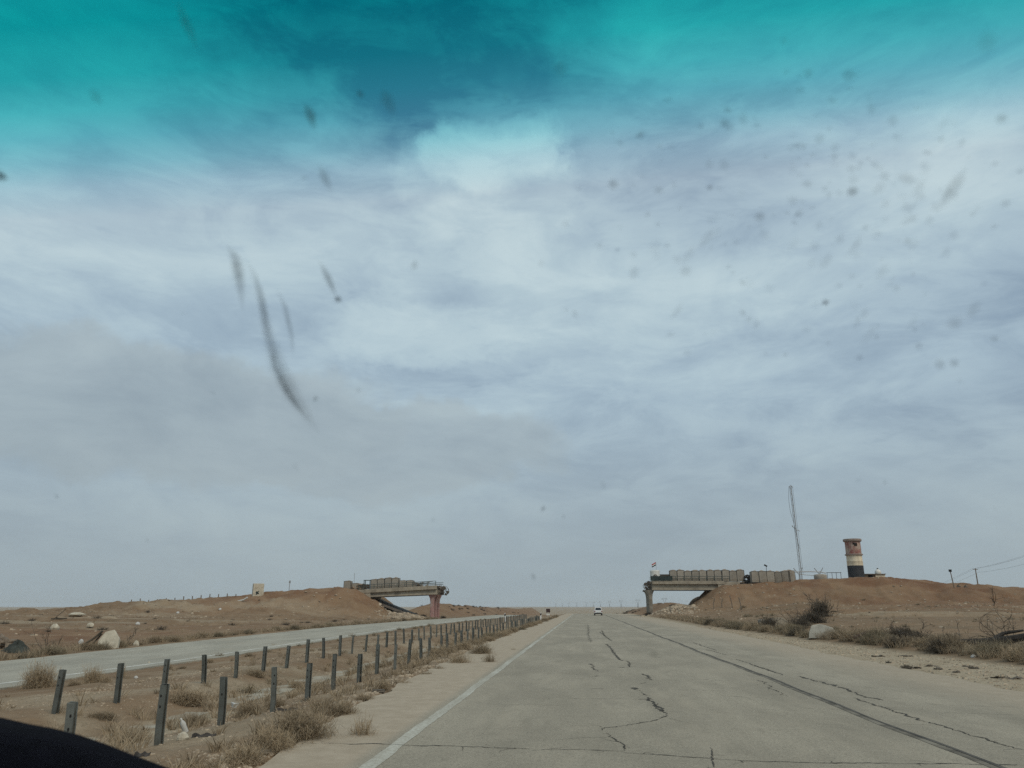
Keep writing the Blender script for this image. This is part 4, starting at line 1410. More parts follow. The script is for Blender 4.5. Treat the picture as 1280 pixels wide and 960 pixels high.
# planks and pipes heaped at the broken left end
t = thing('debris_heap', 'low heap of planks and broken concrete at the torn end of the left span', 'debris', (-32.4, 157.4, top_at(TL, -32.4) - .12))
for k in range(9):
    MB().box((random.uniform(-1.8, 1.4), random.uniform(-.4, .8), .15 + .1 * k), (random.uniform(1.2, 2.8), .28, .10), (random.gauss(0, .05), random.gauss(0, .06), random.gauss(0, .25))).build('plank', M['wood'], t)
MB().tube([(-.6, 0, .75), (2.4, -.2, 1.12)], .07, 6).build('pipe', M['galv'], t)
MB().tube([(.2, .3, .55), (4.3, .1, .62)], .06, 6).build('pipe', M['galv'], t)
for k in range(6):
    q = random.uniform(.3, .6)
    MB().box((random.uniform(-1.6, 1.6), random.uniform(-.6, .4), .25), (q, q, q), (random.random(), random.random(), random.random()), jit=.08).build('concrete_lump', M['concdark'], t)

# guard post and flag at the torn end of the right span
gx = at(819, 725, 157.2)
t = thing('guard_post', 'white painted guard box under the flag on the right-hand span', 'guard box', (gx.x, 157.2, 6.42))
MB().lathe([(0.0, 0), (.92, 0), (.95, .1), (.95, 2.05), (.90, 2.16), (0, 2.2)], n=20).build('drum_wall', M['white'], t, smooth=False)
m = MB()
for cx_, cz_, r in [(-.02, 1.22, .20), (-.24, 1.12, .17), (.20, 1.08, .19), (0, .92, .2), (-.3, .86, .1)]:
    k = 9
    V = []
    for j in range(k):
        a = 6.283 * j / k
        xx, zz = cx_ + r * math.cos(a), cz_ + r * math.sin(a)
        V.append((xx, -math.sqrt(max(.01, .953 ** 2 - xx * xx)) - .003, zz))
    m.add(V, [tuple(range(k))])
m.build('painted_emblem', M['clod'], t)
t = thing('flag', 'small red, white and black flag on a pole above the guard box', 'flag', (gx.x - .05, 157.2, 8.55))
t.scale = (.82, .82, .82)
MB().tube([(.45, 0, 0), (.45, 0, 1.95)], .035, 6).build('flag_pole', M['galv'], t)


def flag_strip(f0, f1, name, m_):
    V, F = [], []
    n = 10
    for i in range(n + 1):
        u = i / n
        xx = .42 - 1.0 * u
        yy_ = .10 * math.sin(u * 7)
        drop = -.42 * u + .05 * math.sin(u * 6)
        for f in (f0, f1):
            V.append((xx, yy_, 1.92 - .78 * f + drop))
    F = [(2 * i, 2 * i + 1, 2 * i + 3, 2 * i + 2) for i in range(n)]
    me = bpy.data.meshes.new(name)
    me.from_pydata(V, [], F)
    return obj(name, me, m_, t)


flag_strip(0, .333, 'red_stripe', M['flagred'])
flag_strip(.333, .667, 'white_stripe', M['flagwhite'])
flag_strip(.667, 1, 'black_stripe', M['flagblack'])
for cx_ in (-.02, -.22):
    m = MB()
    V = [(cx_ + (.09 if j % 2 == 0 else .04) * math.cos(1.571 + .6283 * j), -.06, 1.92 - .39 - .42 * (.42 - cx_) + (.09 if j % 2 == 0 else .04) * math.sin(1.571 + .6283 * j)) for j in range(10)]
    m.add(V, [tuple(range(10))])
    m.build('star', M['flaggreen'], t)
# green sheet along the railing and a dark low box behind it
m = MB()
m.box((0, 0, .45), (4.2, .06, .85))
for k in range(6):
    m.box((-2.0 + .8 * k, -.05, .45), (.06, .05, .9))
tag(m.build('green_sheeting', M['green']), 'dark green sheeting fixed along the railing at the right span end', 'sheeting').location = (at(827, 725, 155.9).x, 155.93, 6.57)
m = MB()
m.box((0, 0, .65), (2.1, 1.2, 1.3))
m.box((0, 0, 1.34), (2.3, 1.4, .09))
m.box((-.3, -.61, .85), (.5, .03, .4))
tag(m.build('dark_hut', M['clod'], bevel=.02), 'dark low hut between guard box and barrier wall on the right span', 'hut').location = (at(832.5, 725, 157.5).x, 157.5, 6.42)
m = MB()
for k in range(14):
    m.box((random.uniform(-.7, .7), random.uniform(-.4, .4), .25 + .12 * k), (random.uniform(.5, 1.1), .7, .3), (random.gauss(0, .3), random.gauss(0, .3), random.uniform(0, 3)), jit=.12)
p = at(934.5, 727, 156.6)
tag(m.build('covered_stack', M['sheetdark'], bevel=.08), 'dark covered stack between the straight and the curved barrier cells', 'stack').location = (p.x, p.y, H(p.x, p.y) - .05)
m = MB()
p = at(958, 714, 155.6)
m.tube([(0, 0, -.4), (.05, 0, 1.0)], .04, 6)
m.box((-.05, 0, 1.05), (.6, .25, .25), (0, .5, 0))
tag(m.build('camera_pole', M['dark']), 'short camera pole rising out of the curved barrier cells', 'camera').location = p

# ------------------------------------------------------------------ watch tower and what stands on the embankment
tz = min(H(57.2, 172), 7.2)
t = thing('watch_tower', 'round watch tower painted in red, cream and black bands', 'tower', (57.2, 172, tz - .3))
hh = 15.55 - tz + .3
t.scale = (.88, .88, 1)
MB().lathe([(1.83, 0), (1.80, hh * .415)], n=40).build('black_band', M['black'], t, smooth=True)
MB().lathe([(1.80, hh * .415), (1.775, hh * .50), (1.80, hh * .505), (1.80, hh * .515), (1.77, hh * .52), (1.755, hh * .635)], n=40).build('cream_band', M['cream'], t, smooth=True)
MB().lathe([(1.755, hh * .635), (2.02, hh * .642), (2.02, hh * .665), (1.75, hh * .672)], n=40).build('gallery_ring', M['ringc'], t)
MB().lathe([(1.75, hh * .67), (1.74, hh * .935)], n=40).build('red_band', M['red'], t, smooth=True)
MB().lathe([(1.74, hh * .93), (2.05, hh * .945), (2.10, hh * .965), (2.05, hh * .995), (1.8, hh * 1.0), (0, hh * 1.005)], n=40).build('roof_ring', M['ringc'], t)
m = MB()
m.box((.1, -1.60, hh * .87), (.62, .5, .58))
m.box((-.35, -1.62, hh * .89), (.3, .4, .34))
m.build('window_opening', M['dark'], t)

t = thing('hut', 'small flat-roofed cream hut right of the watch tower', 'hut', (61.9, 175.5, H(61.9, 175.5)))
bz = 7.15 - H(61.9, 175.5)
MB().box((.95, 0, bz + .35), (1.95, 2.6, 1.6)).build('wall', M['cream'], t)
MB().box((-1.15, .5, bz + .35), (2.2, 1.6, 1.55)).build('shed_wall', M['conclight'], t)
MB().box((-.1, 0, bz + 1.22), (4.4, 3.0, .14)).build('roof', M['clod'], t)
MB().box((-.75, -.32, bz + .45), (1.0, .06, 1.15)).build('door_opening', M['dark'], t)
m = MB()
m.lathe([(.62, 0), (.66, .25), (.60, .55), (.42, .80), (.16, .94), (.15, 1.06)], n=24)
o = m.build('water_tank', M['white'], smooth=True)
tag(o, 'white domed water tank on the roof of the cream hut', 'water tank').location = (62.8, 175.2, 7.15 + 1.29)
MB().lathe([(.16, 1.04), (.17, 1.20), (0, 1.24)], n=14).build('lid', M['dark'], o)


def lattice(m, p0, p1, w0, w1, bays, r):
    p0, p1 = Vector(p0), Vector(p1)
    c = [Vector((math.cos(a), math.sin(a), 0)) for a in (0.5, 0.5 + 2.094, 0.5 + 4.189)]
    for k in range(3):
        m.tube([p0 + c[k] * w0, p1 + c[k] * w1], r, 5)
    for i in range(bays):
        a, b = i / bays, (i + 1) / bays
        for k in range(3):
            q = (k + 1) % 3
            u0, u1 = p0.lerp(p1, a), p0.lerp(p1, b)
            wa_, wb = lerp(w0, w1, a), lerp(w0, w1, b)
            m.tube([u0 + c[k] * wa_, u1 + c[q] * wb], r * .33, 4, False)
            m.tube([u0 + c[k] * wa_, u0 + c[q] * wa_], r * .33, 4, False)


mz = 7.2
t = thing('lattice_mast', 'tall thin grey lattice mast with slack cable on the embankment', 'mast', (44.9, 168, mz))
m = MB()
lattice(m, (0, 0, -.8), (-.36, 0, 19.2), .25, .19, 17, .045)
m.build('lattice_shaft', M['galv'], t)
MB().tube([(-.75, 0, 19.0), (-.3, 0, 19.35), (.12, 0, 18.9)], .07, 6).build('head_bracket', M['galv'], t)
m = MB()
m.tube([(-.75, -.1, 10.6), (-.1, -.1, 10.0), (.6, -.1, 9.7)], .06, 5)
m.tube([(-.75, -.1, 10.6), (-.85, -.1, 10.9)], .10, 5)
m.build('aerial', M['galv'], t)
MB().tube([(-.75 - .35 * math.sin(math.pi * min(1, k / 7)) * 1 + (.95 * (k / 12) ** 2.5), -.2, 19.0 - 13.0 * k / 12) for k in range(13)], .03, 4).build('slack_cable', M['wire'], t)
MB().tube([(.1, .2, 18.9), (.55 - .2, .3, 9), (.5, .3, 1.0)], .022, 4).build('slack_cable', M['wire'], t)

t = thing('antenna_cradle', 'grey steel cradle with splayed arms and crossbar beside the mast', 'frame', (46.0, 166.5, 7.2))
for sx in (-1.9, 2.2):
    MB().tube([(sx - .1, 0, -.4), (sx, 0, .8), (sx + .15, 0, 1.5)], .09, 6).build('upright', M['galv'], t)
    MB().tube([(sx, 0, .8), (sx - 1.0, 0, 2.1)], .08, 6).build('arm', M['galv'], t)
    MB().tube([(sx, 0, 1.0), (sx + .75, 0, 2.2)], .08, 6).build('arm', M['galv'], t)
MB().tube([(-3.9, 0, 1.05), (-2.6, 0, 1.35), (0, 0, 1.42), (2.3, 0, 1.35), (3.4, 0, 1.1)], .10, 6).build('crossbar', M['galv'], t)
MB().tube([(-3.4, -.1, .9), (-3.1, -.1, .35)], .16, 6).build('hanging_weight', M['dark'], t)
MB().tube([(-1.9, 0, .9), (2.2, 0, .5)], .06, 6).build('brace', M['galv'], t)
o = MB().lathe([(1.22, -.6), (1.25, .1), (1.24, .68), (1.1, .80), (.5, .90), (0, .93)], n=26).build('round_barrier', M['geo'], smooth=True)
tag(o, 'round earth-filled barrier drum between mast and watch tower', 'barrier').location = (48.1, 166.0, 7.2)
t = thing('metal_rack', 'thin dark open rack standing left of the watch tower', 'rack', (51.3, 167.5, 7.2))
for sx in (-1.35, -.4, .45, 1.35):
    MB().box((sx, 0, .42), (.07, .07, 1.6)).build('leg', M['wire'], t)
MB().box((0, 0, 1.24), (2.85, .5, .09)).build('top_bar', M['wire'], t)

# poles on the right with their wires
p = at(1191, 730, 150)
t = thing('lamp_pole', 'short leaning pole with a dark head on the right embankment', 'pole', (p.x, 150, min(p.z, H(p.x, 150)) - .1))
zt_ = 7.95 - t.location.z
MB().tube([(.15, 0, 0), (-.1, 0, zt_)], [.10, .07], 7).build('shaft', M['wood'], t)
MB().box((-.1, 0, zt_ + .05), (.42, .3, .42)).build('lamp_head', M['dark'], t)
PA = Vector((89.75, 190, 10.2))
PN = at(1330, 676, 128)
wires = []
for nm, Pp, lb in (('utility_pole', PA, 'slim wooden power pole on the skyline at far right'), ('utility_pole', PN, 'wooden power pole just outside the right edge')):
    t = thing(nm, lb, 'power pole', (Pp.x, Pp.y, H(Pp.x, Pp.y) - .2))
    hgt = Pp.z - t.location.z
    MB().tube([(0, 0, 0), (0, 0, hgt)], [.16, .10], 8).build('shaft', M['wood'], t)
    MB().box((0, 0, hgt - .25), (1.6, .12, .12), (0, 0, .5)).build('crossarm', M['wood'], t)
for k, (ox, dz) in enumerate(((-.7, -.1), (0, -.1), (.7, -.9))):
    a, b = PA + Vector((ox, .2 * ox, dz)), PN + Vector((ox, .2 * ox, dz * 1.6))
    pts = [a.lerp(b, i / 16) + Vector((0, 0, -.5 * 4 * (i / 16) * (1 - i / 16))) for i in range(17)]
    c = PA + (PA - PN).normalized() * 90
    pts2 = [PA + Vector((ox, .2 * ox, dz)) + (c - PA) * (i / 8) + Vector((0, 0, -3.0 * (i / 8))) for i in range(8, 0, -1)]
    m = MB()
    m.tube(pts2 + pts, .014, 4)
    tag(m.build('power_wire', M['wire']), ['topmost', 'middle', 'lowest'][k] + ' of three overhead wires rising to the right edge', 'wire', 'overhead wires')
# debris on the crest between the poles
for k, (px, lb) in enumerate([(1197, 'small dark scrap on the crest right of the leaning pole'), (1206, 'second dark scrap on the crest right of the leaning pole')]):
    q = at(px, 731, 152)
    m = MB()
    m.tube([(0, 0, -.3), (.1, 0, .5), (.5, .1, .6)], .07, 5)
    m.box((.2, 0, .1), (.6, .4, .35), (.3, .5, .2), jit=.1)
    tag(m.build('scrap', M['clod']), lb, 'scrap').location = (q.x, 152, H(q.x, 152))

# leaning stakes on the slope below the right span
for k, (px, py, hp) in enumerate([(893, 762, 13), (903, 760, 11), (916, 762, 16), (927, 762, 15)]):
    q = on(px, py)
    h_ = hp * q.y / 1043
    m = MB()
    m.tube([(0, 0, -.3), (-.06 * h_, 0, h_ * .5), ((-.16 if k > 1 else .12) * h_, 0, h_)], .09, 5)
    tag(m.build('stake', M['wood']), f'{["leftmost", "second", "third", "rightmost"][k]} of four leaning stakes below the right-hand bridge span', 'stake', 'stakes on the right slope').location = q

# ------------------------------------------------------------------ left skyline: block, fence stakes, drum
p = at(322, 744, 152)
gz = H(p.x, 152)
t = thing('concrete_block', 'pale square concrete box on the crest of the left embankment', 'block', (p.x, 152, gz - .3), .5)
bh = at(322, 729.5, 152).z - gz + .3
MB().box((0, 0, bh / 2), (2.0, 1.9, bh)).build('walls', M['conclight'], t, bevel=.03)
m = MB()
for cx_, cz_, r in [(-.25, .95, .28), (-.05, .75, .2), (-.35, .6, .16), (.05, 1.15, .13)]:
    m.add([(cx_ + r * random.uniform(.7, 1.1) * math.cos(6.283 * j / 9), -.954, cz_ + r * random.uniform(.7, 1.1) * math.sin(6.283 * j / 9)) for j in range(9)], [tuple(range(9))])
m.build('painted_mark', M['green'], t)
for k in range(13):
    px = 164 + 10.9 * k
    py = np.interp(px, [160, 230, 300], [753.4, 749, 744.6])
    p = at(px, py, 154.5)
    m = MB()
    m.box((0, 0, .2), (.14, .14, 1.15))
    tag(m.build('fence_stake', M['wood']), f'{["leftmost", *ORD[1:]][k]} fence stake from the left on the left skyline', 'fence stake', 'fence stakes on the left skyline').location = (p.x, 154.5, H(p.x, 154.5))
p = at(141, 757, 150)
m = MB()
m.tube([(-.7, 0, .15), (-.35, 0, .45), (.3, 0, .48), (.75, 0, .2)], [.25, .45, .45, .3], 10)
tag(m.build('dumped_tyre', M['sheetdark'], smooth=True), 'dark lump lying on the left skyline left of the stakes', 'tyre').location = (p.x, 150, H(p.x, 150) - .1)
p = at(361, 740, 156)
m = MB()
m.tube([(0, 0, -.3), (.05, 0, 2.4)], .06, 6)
m.box((.05, 0, 2.1), (.35, .06, .5))
tag(m.build('thin_post', M['galv']), 'thin post on the crest between concrete box and left span', 'post').location = (p.x, 156, H(p.x, 156))
p = on(303, 753)
m = MB()
m.tube([(-.9, 0, .1), (.2, 0, .35), (.9, 0, .8)], .16, 8)
tag(m.build('pipe_piece', M['plastic']), 'white pipe piece on the slope below the concrete box', 'pipe').location = p

# ------------------------------------------------------------------ rubble, litter and dead wood
def slab(name, outline, thick, px, py, scale_px, tilt, rz, label, m_, cat='slab', sink=.1):
    q = on(px, py)
    k = q.y / 1001 * scale_px
    mt = Matrix.Rotation(rz, 4, 'Z') @ Matrix.Rotation(tilt, 4, 'X')
    b = MB().prism([(x * k, z * k) for x, z in outline], thick, mt)
    o = b.build(name, m_, bevel=.025)
    o.location = q - Vector((0, 0, sink))
    return tag(o, label, cat)


slab('concrete_slab', [(-.50, .12), (-.44, .55), (-.2, .95), (.22, 1.06), (.55, .62), (.56, .12), (.34, -.1), (-.05, .0)], .30, 133, 811, 24.5, R(-16), R(14),
     'angular pale concrete slab standing on end beyond the opposite road', M['conclight'])
slab('concrete_slab', [(-.5, -.05), (-.46, .18), (-.36, .40), (-.1, .45), (.10, .41), (.34, .33), (.40, .24), (.56, .17), (.6, -.05)], .9, 1029, 797, 33, R(-8), R(-14), 'pale tilted concrete block in the right-hand scrub', M['greyconc'], sink=.02)
slab('concrete_slab', [(-.5, 0), (-.48, .62), (.05, .66), (.45, .45), (.55, 0)], .9, 974, 785, 20, R(-5), R(10), 'grey concrete lump beside the dark brush pile at right', M['concrete'])
slab('concrete_slab', [(-.5, 0), (-.42, .7), (.1, .75), (.4, .5), (.5, 0)], .5, 955, 784, 14, R(5), R(20), 'small dark concrete lump left of the grey lump at right', M['concdark'])
for px, py, wp, hp, lb in [(68, 787, 12, 7, 'tan boulder left of the standing slab on open ground'), (113, 784, 9, 5, 'small tan boulder behind the standing slab'),
                           (172, 781, 6, 3.5, 'bright white stone on the dark scrub patch at left'), (222, 767, 4, 2.5, 'white speck of rubble on the left slope'),
                           (275, 764, 4, 2.5, 'white rubble piece below the concrete box'), (170, 807, 8, 6, 'rounded grey stone right of the standing slab'),
                           (151, 806, 5, 4, 'little grey stone touching the standing slab'), (228, 925, 14, 9, 'tan rounded stone next to the plastic bottle in the median'),
                           (101, 805, 6, 6, 'white plastic scrap left of the standing slab'), (1126, 796, 8, 7, 'white bag caught in the dark brush at right'),
                           (1217, 822, 6, 3, 'white scrap in the grass of the right-hand berm'), (186, 831, 4, 4, 'pale stone beside the far row of posts'),
                           (170, 848, 5, 3, 'white scrap at the edge of the opposite road'), (96, 770, 20, 4, 'low pale earth lump on the left plain')]:
    q = on(px, py)
    k = q.y / 1001
    m = MB()
    nn, rg = 10, []
    prof = [(.05, -.1), (.48, .0), (.52, .35), (.38, .75), (.16, .98), (.02, 1.0)]
    V = []
    for r, z in prof:
        for j in range(nn):
            a = 6.283 * j / nn
            jr_ = random.uniform(.82, 1.15)
            V.append((r * wp * k * math.cos(a) * jr_, r * wp * k * .8 * math.sin(a) * jr_, z * hp * k * random.uniform(.9, 1.08)))
    F = [(i * nn + j, i * nn + (j + 1) % nn, (i + 1) * nn + (j + 1) % nn, (i + 1) * nn + j) for i in range(len(prof) - 1) for j in range(nn)]
    m.add(V, F)
    white = 'white' in lb
    tag(m.build('bag' if 'bag' in lb else 'scrap' if 'scrap' in lb else 'stone', M['plastic'] if white else M['conclight'] if 'tan' in lb or 'pale' in lb else M['concrete'], smooth=False),
        lb, 'bag' if 'bag' in lb else 'litter' if 'scrap' in lb else 'stone').location = q
# asphalt lumps on the right-hand shoulder and verge chips
for k, (px, py, wp) in enumerate(sorted([(1098, 821, 14), (1131, 821, 16), (1163, 833, 13), (1171, 837, 6), (1112, 829, 4), (1140, 836, 22), (1196, 841, 5), (1211, 834, 10), (1218, 836, 8), (1250, 848, 20), (1270, 849, 16), (886, 787, 5)])):
    q = on(px, py)
    w_ = wp * q.y / 1001
    m = MB()
    for j in range(3):
        m.box((w_ * (j - 1) * .3, random.uniform(-.06, .06), .015), (w_ * .42, random.uniform(.08, .18), random.uniform(.03, .05)), (random.gauss(0, .1), random.gauss(0, .1), random.gauss(0, .4)), jit=.025)
    tag(m.build('asphalt_lump', M['clod']), f'{(["leftmost"] + ORD[1:])[k]} dark broken asphalt lump from the left on the pale right-hand shoulder', 'lump', 'asphalt lumps on the right-hand shoulder').location = q
for k, (px, py, wp, lb) in enumerate([(473, 866, 14, 'dark flat asphalt chip at the gravel edge, the nearer one'), (492, 872, 12, 'dark flat asphalt chip at the gravel edge, the paler lower one'),
                                      (362, 941, 9, 'dark stick end on the gravel left of the low shrub'), (330, 944, 8, 'short dark chip on the gravel by the nearest full post')]):
    q = on(px, py)
    w_ = wp * q.y / 1001
    m = MB()
    m.box((0, 0, .03), (w_, .10, .035), (.1, .06, .25), jit=.015)
    m.box((w_ * .3, .06, .02), (w_ * .4, .08, .04), (.1, -.06, -.25), jit=.015)
    tag(m.build('chip', M['clod']), lb, 'chip').location = q
# rags and bottle in the median
for px, py, wp, lb in [(255, 921, 28, 'dark crumpled rag strip right of the plastic bottle'), (361, 888, 32, 'dark tyre strip lying right of the third tall post'), (178, 945, 18, 'dark strip on the soil beside the nearest full post')]:
    q = on(px, py)
    w_ = wp * q.y / 1001
    V, F = [], []
    n = 14
    for i in range(n + 1):
        u = i / n - .5
        zz = .018 + .014 * math.sin(i * .9) + .006 * random.random()
        V += [(u * w_, -.07 + .03 * math.sin(i), zz * .2), (u * w_, -.01, zz + .02), (u * w_, .08 + .02 * math.cos(i * 2), zz * .2)]
    F = [(3 * i + j, 3 * i + j + 1, 3 * i + j + 4, 3 * i + j + 3) for i in range(n) for j in range(2)]
    me = bpy.data.meshes.new('rag')
    me.from_pydata(V, [], F)
    o = obj('rag', me, M['sheetdark'])
    o.location = q
    o.rotation_euler = (0, 0, .35)
    tag(o, lb, 'rag')
q = on(233, 916)
t = thing('plastic_bottle', 'empty white plastic bottle leaning in the median ditch', 'bottle', q + Vector((0, 0, .0)))
t.rotation_euler = (R(12), R(-24), .3)
t.scale = (.72, .72, .78)
MB().lathe([(0, 0), (.055, .005), (.06, .03), (.055, .12), (.06, .2), (.045, .25), (.02, .285), (.018, .305)], n=14).build('body', M['plastic'], t, smooth=True)
MB().lathe([(.021, .30), (.021, .33), (0, .332)], n=10).build('cap', M['white'], t)
q = on(293, 888)
m = MB()
m.box((0, 0, .12), (.17, .13, .10), (.3, .2, .5), jit=.05)
tag(m.build('bag', M['plastic'], bevel=.05), 'pale crumpled bag behind the second tall post', 'bag').location = q


def branchy(name, q, length, n, label, m_, rad_=.03, up=.6, cat='dead wood', seed=1):
    rs = random.Random(seed)
    m = MB()

    def grow(p, d, L, r, lev):
        pts = [p]
        for i in range(4):
            d = (d + Vector((rs.gauss(0, .22), rs.gauss(0, .22), rs.gauss(0, .16)))).normalized()
            p = p + d * L / 4
            pts.append(p)
        m.tube(pts, [r * (1 - .16 * i) for i in range(5)], 5)
        if lev > 0:
            for k in range(rs.randint(3, 5)):
                s = pts[rs.randint(1, 4)]
                grow(s, (d + Vector((rs.gauss(0, .75), rs.gauss(0, .75), rs.gauss(.1, .55)))).normalized(), L * rs.uniform(.4, .65), r * .5, lev - 1)
    for k in range(n):
        grow(Vector((rs.gauss(0, .15), rs.gauss(0, .15), -.05)), Vector((rs.gauss(0, .9), rs.gauss(0, .5), up + rs.random() * .5)).normalized(), length * rs.uniform(.7, 1.1), rad_, 2)
    o = m.build(name, m_)
    o.location = q
    return tag(o, label, cat)


q = on(62, 816)
branchy('dead_bush', q, 1.25, 4, 'bare thin branches of a dead bush left of the standing slab', M['twigdark'], .022, .9, 'dead bush', 5)
q = on(122, 811)
m = MB()
m.tube([(-1.0, .1, .15), (-.3, 0, .55), (.15, 0, .95)], .06, 6)
m.tube([(-.6, .2, .05), (0, .2, .8)], .05, 6)
tag(m.build('dead_branch', M['twigdark']), 'dark branches leaning on the standing slab', 'branch').location = q
q = on(160, 806)
branchy('root_tangle', q, 1.1, 7, 'dark tangle of roots lying right of the standing slab', M['twigdark'], .035, .12, 'roots', 9)
q = on(20, 816)
t_ = MB()
na_, pr_ = 26, [(1.0, -.1), (.92, .10), (.78, .24), (.55, .36), (.30, .46), (.10, .50), (.01, .50)]
V = []
for r_, z_ in pr_:
    for j in range(na_):
        a_ = 6.283 * j / na_
        fo = 1 + .16 * math.sin(a_ * 5 + r_ * 4) + .08 * math.sin(a_ * 11 + 2)
        V.append((.72 * r_ * fo * math.cos(a_), .5 * r_ * fo * math.sin(a_), z_ * (1 + .25 * math.sin(a_ * 3 + 1)) + .06 * math.sin(a_ * 9 + r_ * 9)))
t_.add(V, [(i * na_ + j, i * na_ + (j + 1) % na_, (i + 1) * na_ + (j + 1) % na_, (i + 1) * na_ + j) for i in range(len(pr_) - 1) for j in range(na_)])
tag(t_.build('cloth_heap', M['cloth'], smooth=True), 'dark green cloth heap beyond the opposite road near the left edge', 'cloth').location = q
q = on(6, 811)
m = MB()
for k in range(8):
    m.box((random.uniform(-.8, .6), random.uniform(-.3, .3), .10 + .05 * k), (.42, .36, .28), (random.random(), random.random(), random.random()), jit=.12)
tag(m.build('rubble_heap', M['wood']), 'brown rubble heap behind the dark green cloth', 'rubble').location = q
# right-hand brush piles
for px, py, wp, hp, lb in [(1028, 771, 25, 25, 'tall dark brush heap on the slope at right'), (1012, 779, 34, 18, 'dark brush pile trailing down from the tall heap'),
                           (996, 787, 36, 18, 'dark brush pile behind the grey concrete lump'), (960, 785, 26, 16, 'dark tangled brush and wire left of the grey lump'),
                           (1128, 800, 44, 20, 'dark twiggy brush holding the white bag'), (1150, 802, 26, 13, 'low dark brush right of the white bag')]:
    q = on(px, py)
    for j in range(1):
        shrub(q.x, q.y, wp * q.y / 1001, hp * q.y / 1043, lb, None, [SHD[0]], name='brush_heap', cat='brush')
q = on(1028, 770)
branchy('uprooted_stump', q, 1.5 * q.y / 60, 6, 'dark branching stump sticking out of the tall brush heap', M['twigdark'], .06, .8, 'stump', 21)
q = on(1015, 775)
m = MB()
m.tube([(-.6, 0, .6), (.2, 0, .35), (.75, 0, .05)], .07, 6)
tag(m.build('dead_branch', M['twigdark']), 'bent dark branch beside the pale tilted block', 'branch').location = on(1022, 779)
for px, py, lg, sd_, lb in [(956, 785, 1.0, 41, 'tangle of dark dead branches at the left end of the right-hand debris'), (992, 786, 1.3, 42, 'tangle of dark dead branches behind the grey concrete lump'),
                            (1010, 777, 1.3, 43, 'tangle of dark dead branches midway up to the tall brush heap'), (1124, 801, 1.1, 44, 'tangle of dark dead branches around the white bag'),
                            (1150, 803, .8, 45, 'low tangle of dead branches right of the white bag'), (1204, 808, .9, 46, 'tangle of dead branches at the thin end of the fallen trunk'),
                            (1262, 806, 1.2, 47, 'tangle of dead branches over the thick end of the fallen trunk')]:
    q = on(px, py)
    branchy('branch_tangle', q, lg, 8, lb, M['twigdark'], .03, .22, 'dead branches', sd_)
q = on(1090, 800)
m = MB()
m.tube([(-.8, 0, .08), (-.25, 0, .32), (.15, 0, .38), (.5, .1, .22), (.8, .1, -.05)], .06, 6)
tag(m.build('bent_pipe', M['rust']), 'bent dark pipe arching out of the right-hand scrub', 'pipe').location = q
q = on(1232, 810)
m = MB()
m.tube([(-2.0, .2, .10), (-1.0, .1, .22), (.2, 0, .24), (1.2, -.1, .38), (2.4, -.2, .60)], [.07, .14, .17, .16, .15], 8)
m.tube([(.3, 0, .3), (1.0, .3, .6), (1.9, .4, .72)], [.1, .08, .05], 6)
m.tube([(-.5, 0, .2), (.3, -.4, .12), (1.1, -.6, .10)], [.1, .09, .05], 6)
tag(m.build('fallen_trunk', M['char']), 'long dark fallen trunk in the scrub at the right edge', 'trunk').location = q
q = on(1242, 800)
m = MB()
for k in range(3):
    r = .62 + .14 * k
    a0 = random.uniform(0, 1)
    m.tube([(r * 1.0 * math.cos(a0 + 5.0 * i / 20) + .3 * k, .15 * k + .1 * math.sin(i), .75 + r * .85 * math.sin(a0 + 5.0 * i / 20)) for i in range(21)], .008, 4)
tag(m.build('wire_coil', M['rust']), 'loose coil of thin wire standing above the fallen trunk', 'wire').location = q
q = on(1243, 757)
branchy('bare_sapling', q, 1.6 * q.y / 100, 2, 'bare sapling standing on the right-hand terrace', M['twigdark'], .03 * q.y / 60, 1.4, 'sapling', 33)
q = on(112, 736 + 40)
# faint dark stick bundle on the left plain
q = on(72, 776)
m = MB()
m.tube([(-.9, 0, .1), (1.2, 0, .15)], .08, 5)
m.tube([(-.5, 0, .1), (.9, 0, 1.3)], .04, 5)
tag(m.build('stick_bundle', M['twigdark']), 'fallen dark sticks on the left plain above the tan boulder', 'sticks').location = q

# ------------------------------------------------------------------ delineators, sign, car
def delineator(x, y, label):
    t = thing('delineator_post', label, 'delineator', (x, y, H(x, y) - .05), 0, 'roadside delineators')
    t.scale = (1.25, 1.25, 1.2)
    MB().box((0, 0, .48), (.14, .09, .96)).build('body', M['flagwhite'], t, bevel=.015)
    m = MB()
    pts = [(-.073, -.048, .62), (.073, -.048, .70), (.073, .048, .70), (-.073, .048, .62), (-.073, -.048, .86), (.073, -.048, .94), (.073, .048, .94), (-.073, .048, .86)]
    m.hexa(pts)
    m.build('black_band', M['black'], t)


delineator(-11.0, 112, 'white delineator with black band between the opposite road and the far posts')
delineator(-6.3, 118, 'white delineator with black band in the median near the sign')
t = thing('road_sign', 'small dark sign plate on a pale frame at the end of the median', 'sign', (-8.4, 190, H(-8.4, 190) - .1), 0)
MB().box((0, 0, 1.55), (.95, .05, .85)).build('plate', M['signback'], t, bevel=.01)
for sx in (-.3, .3):
    MB().box((sx, .06, .75), (.09, .06, 1.5)).build('leg', M['galv'], t)
MB().box((0, .02, .62), (.8, .04, .3)).build('cross_plate', M['white'], t)


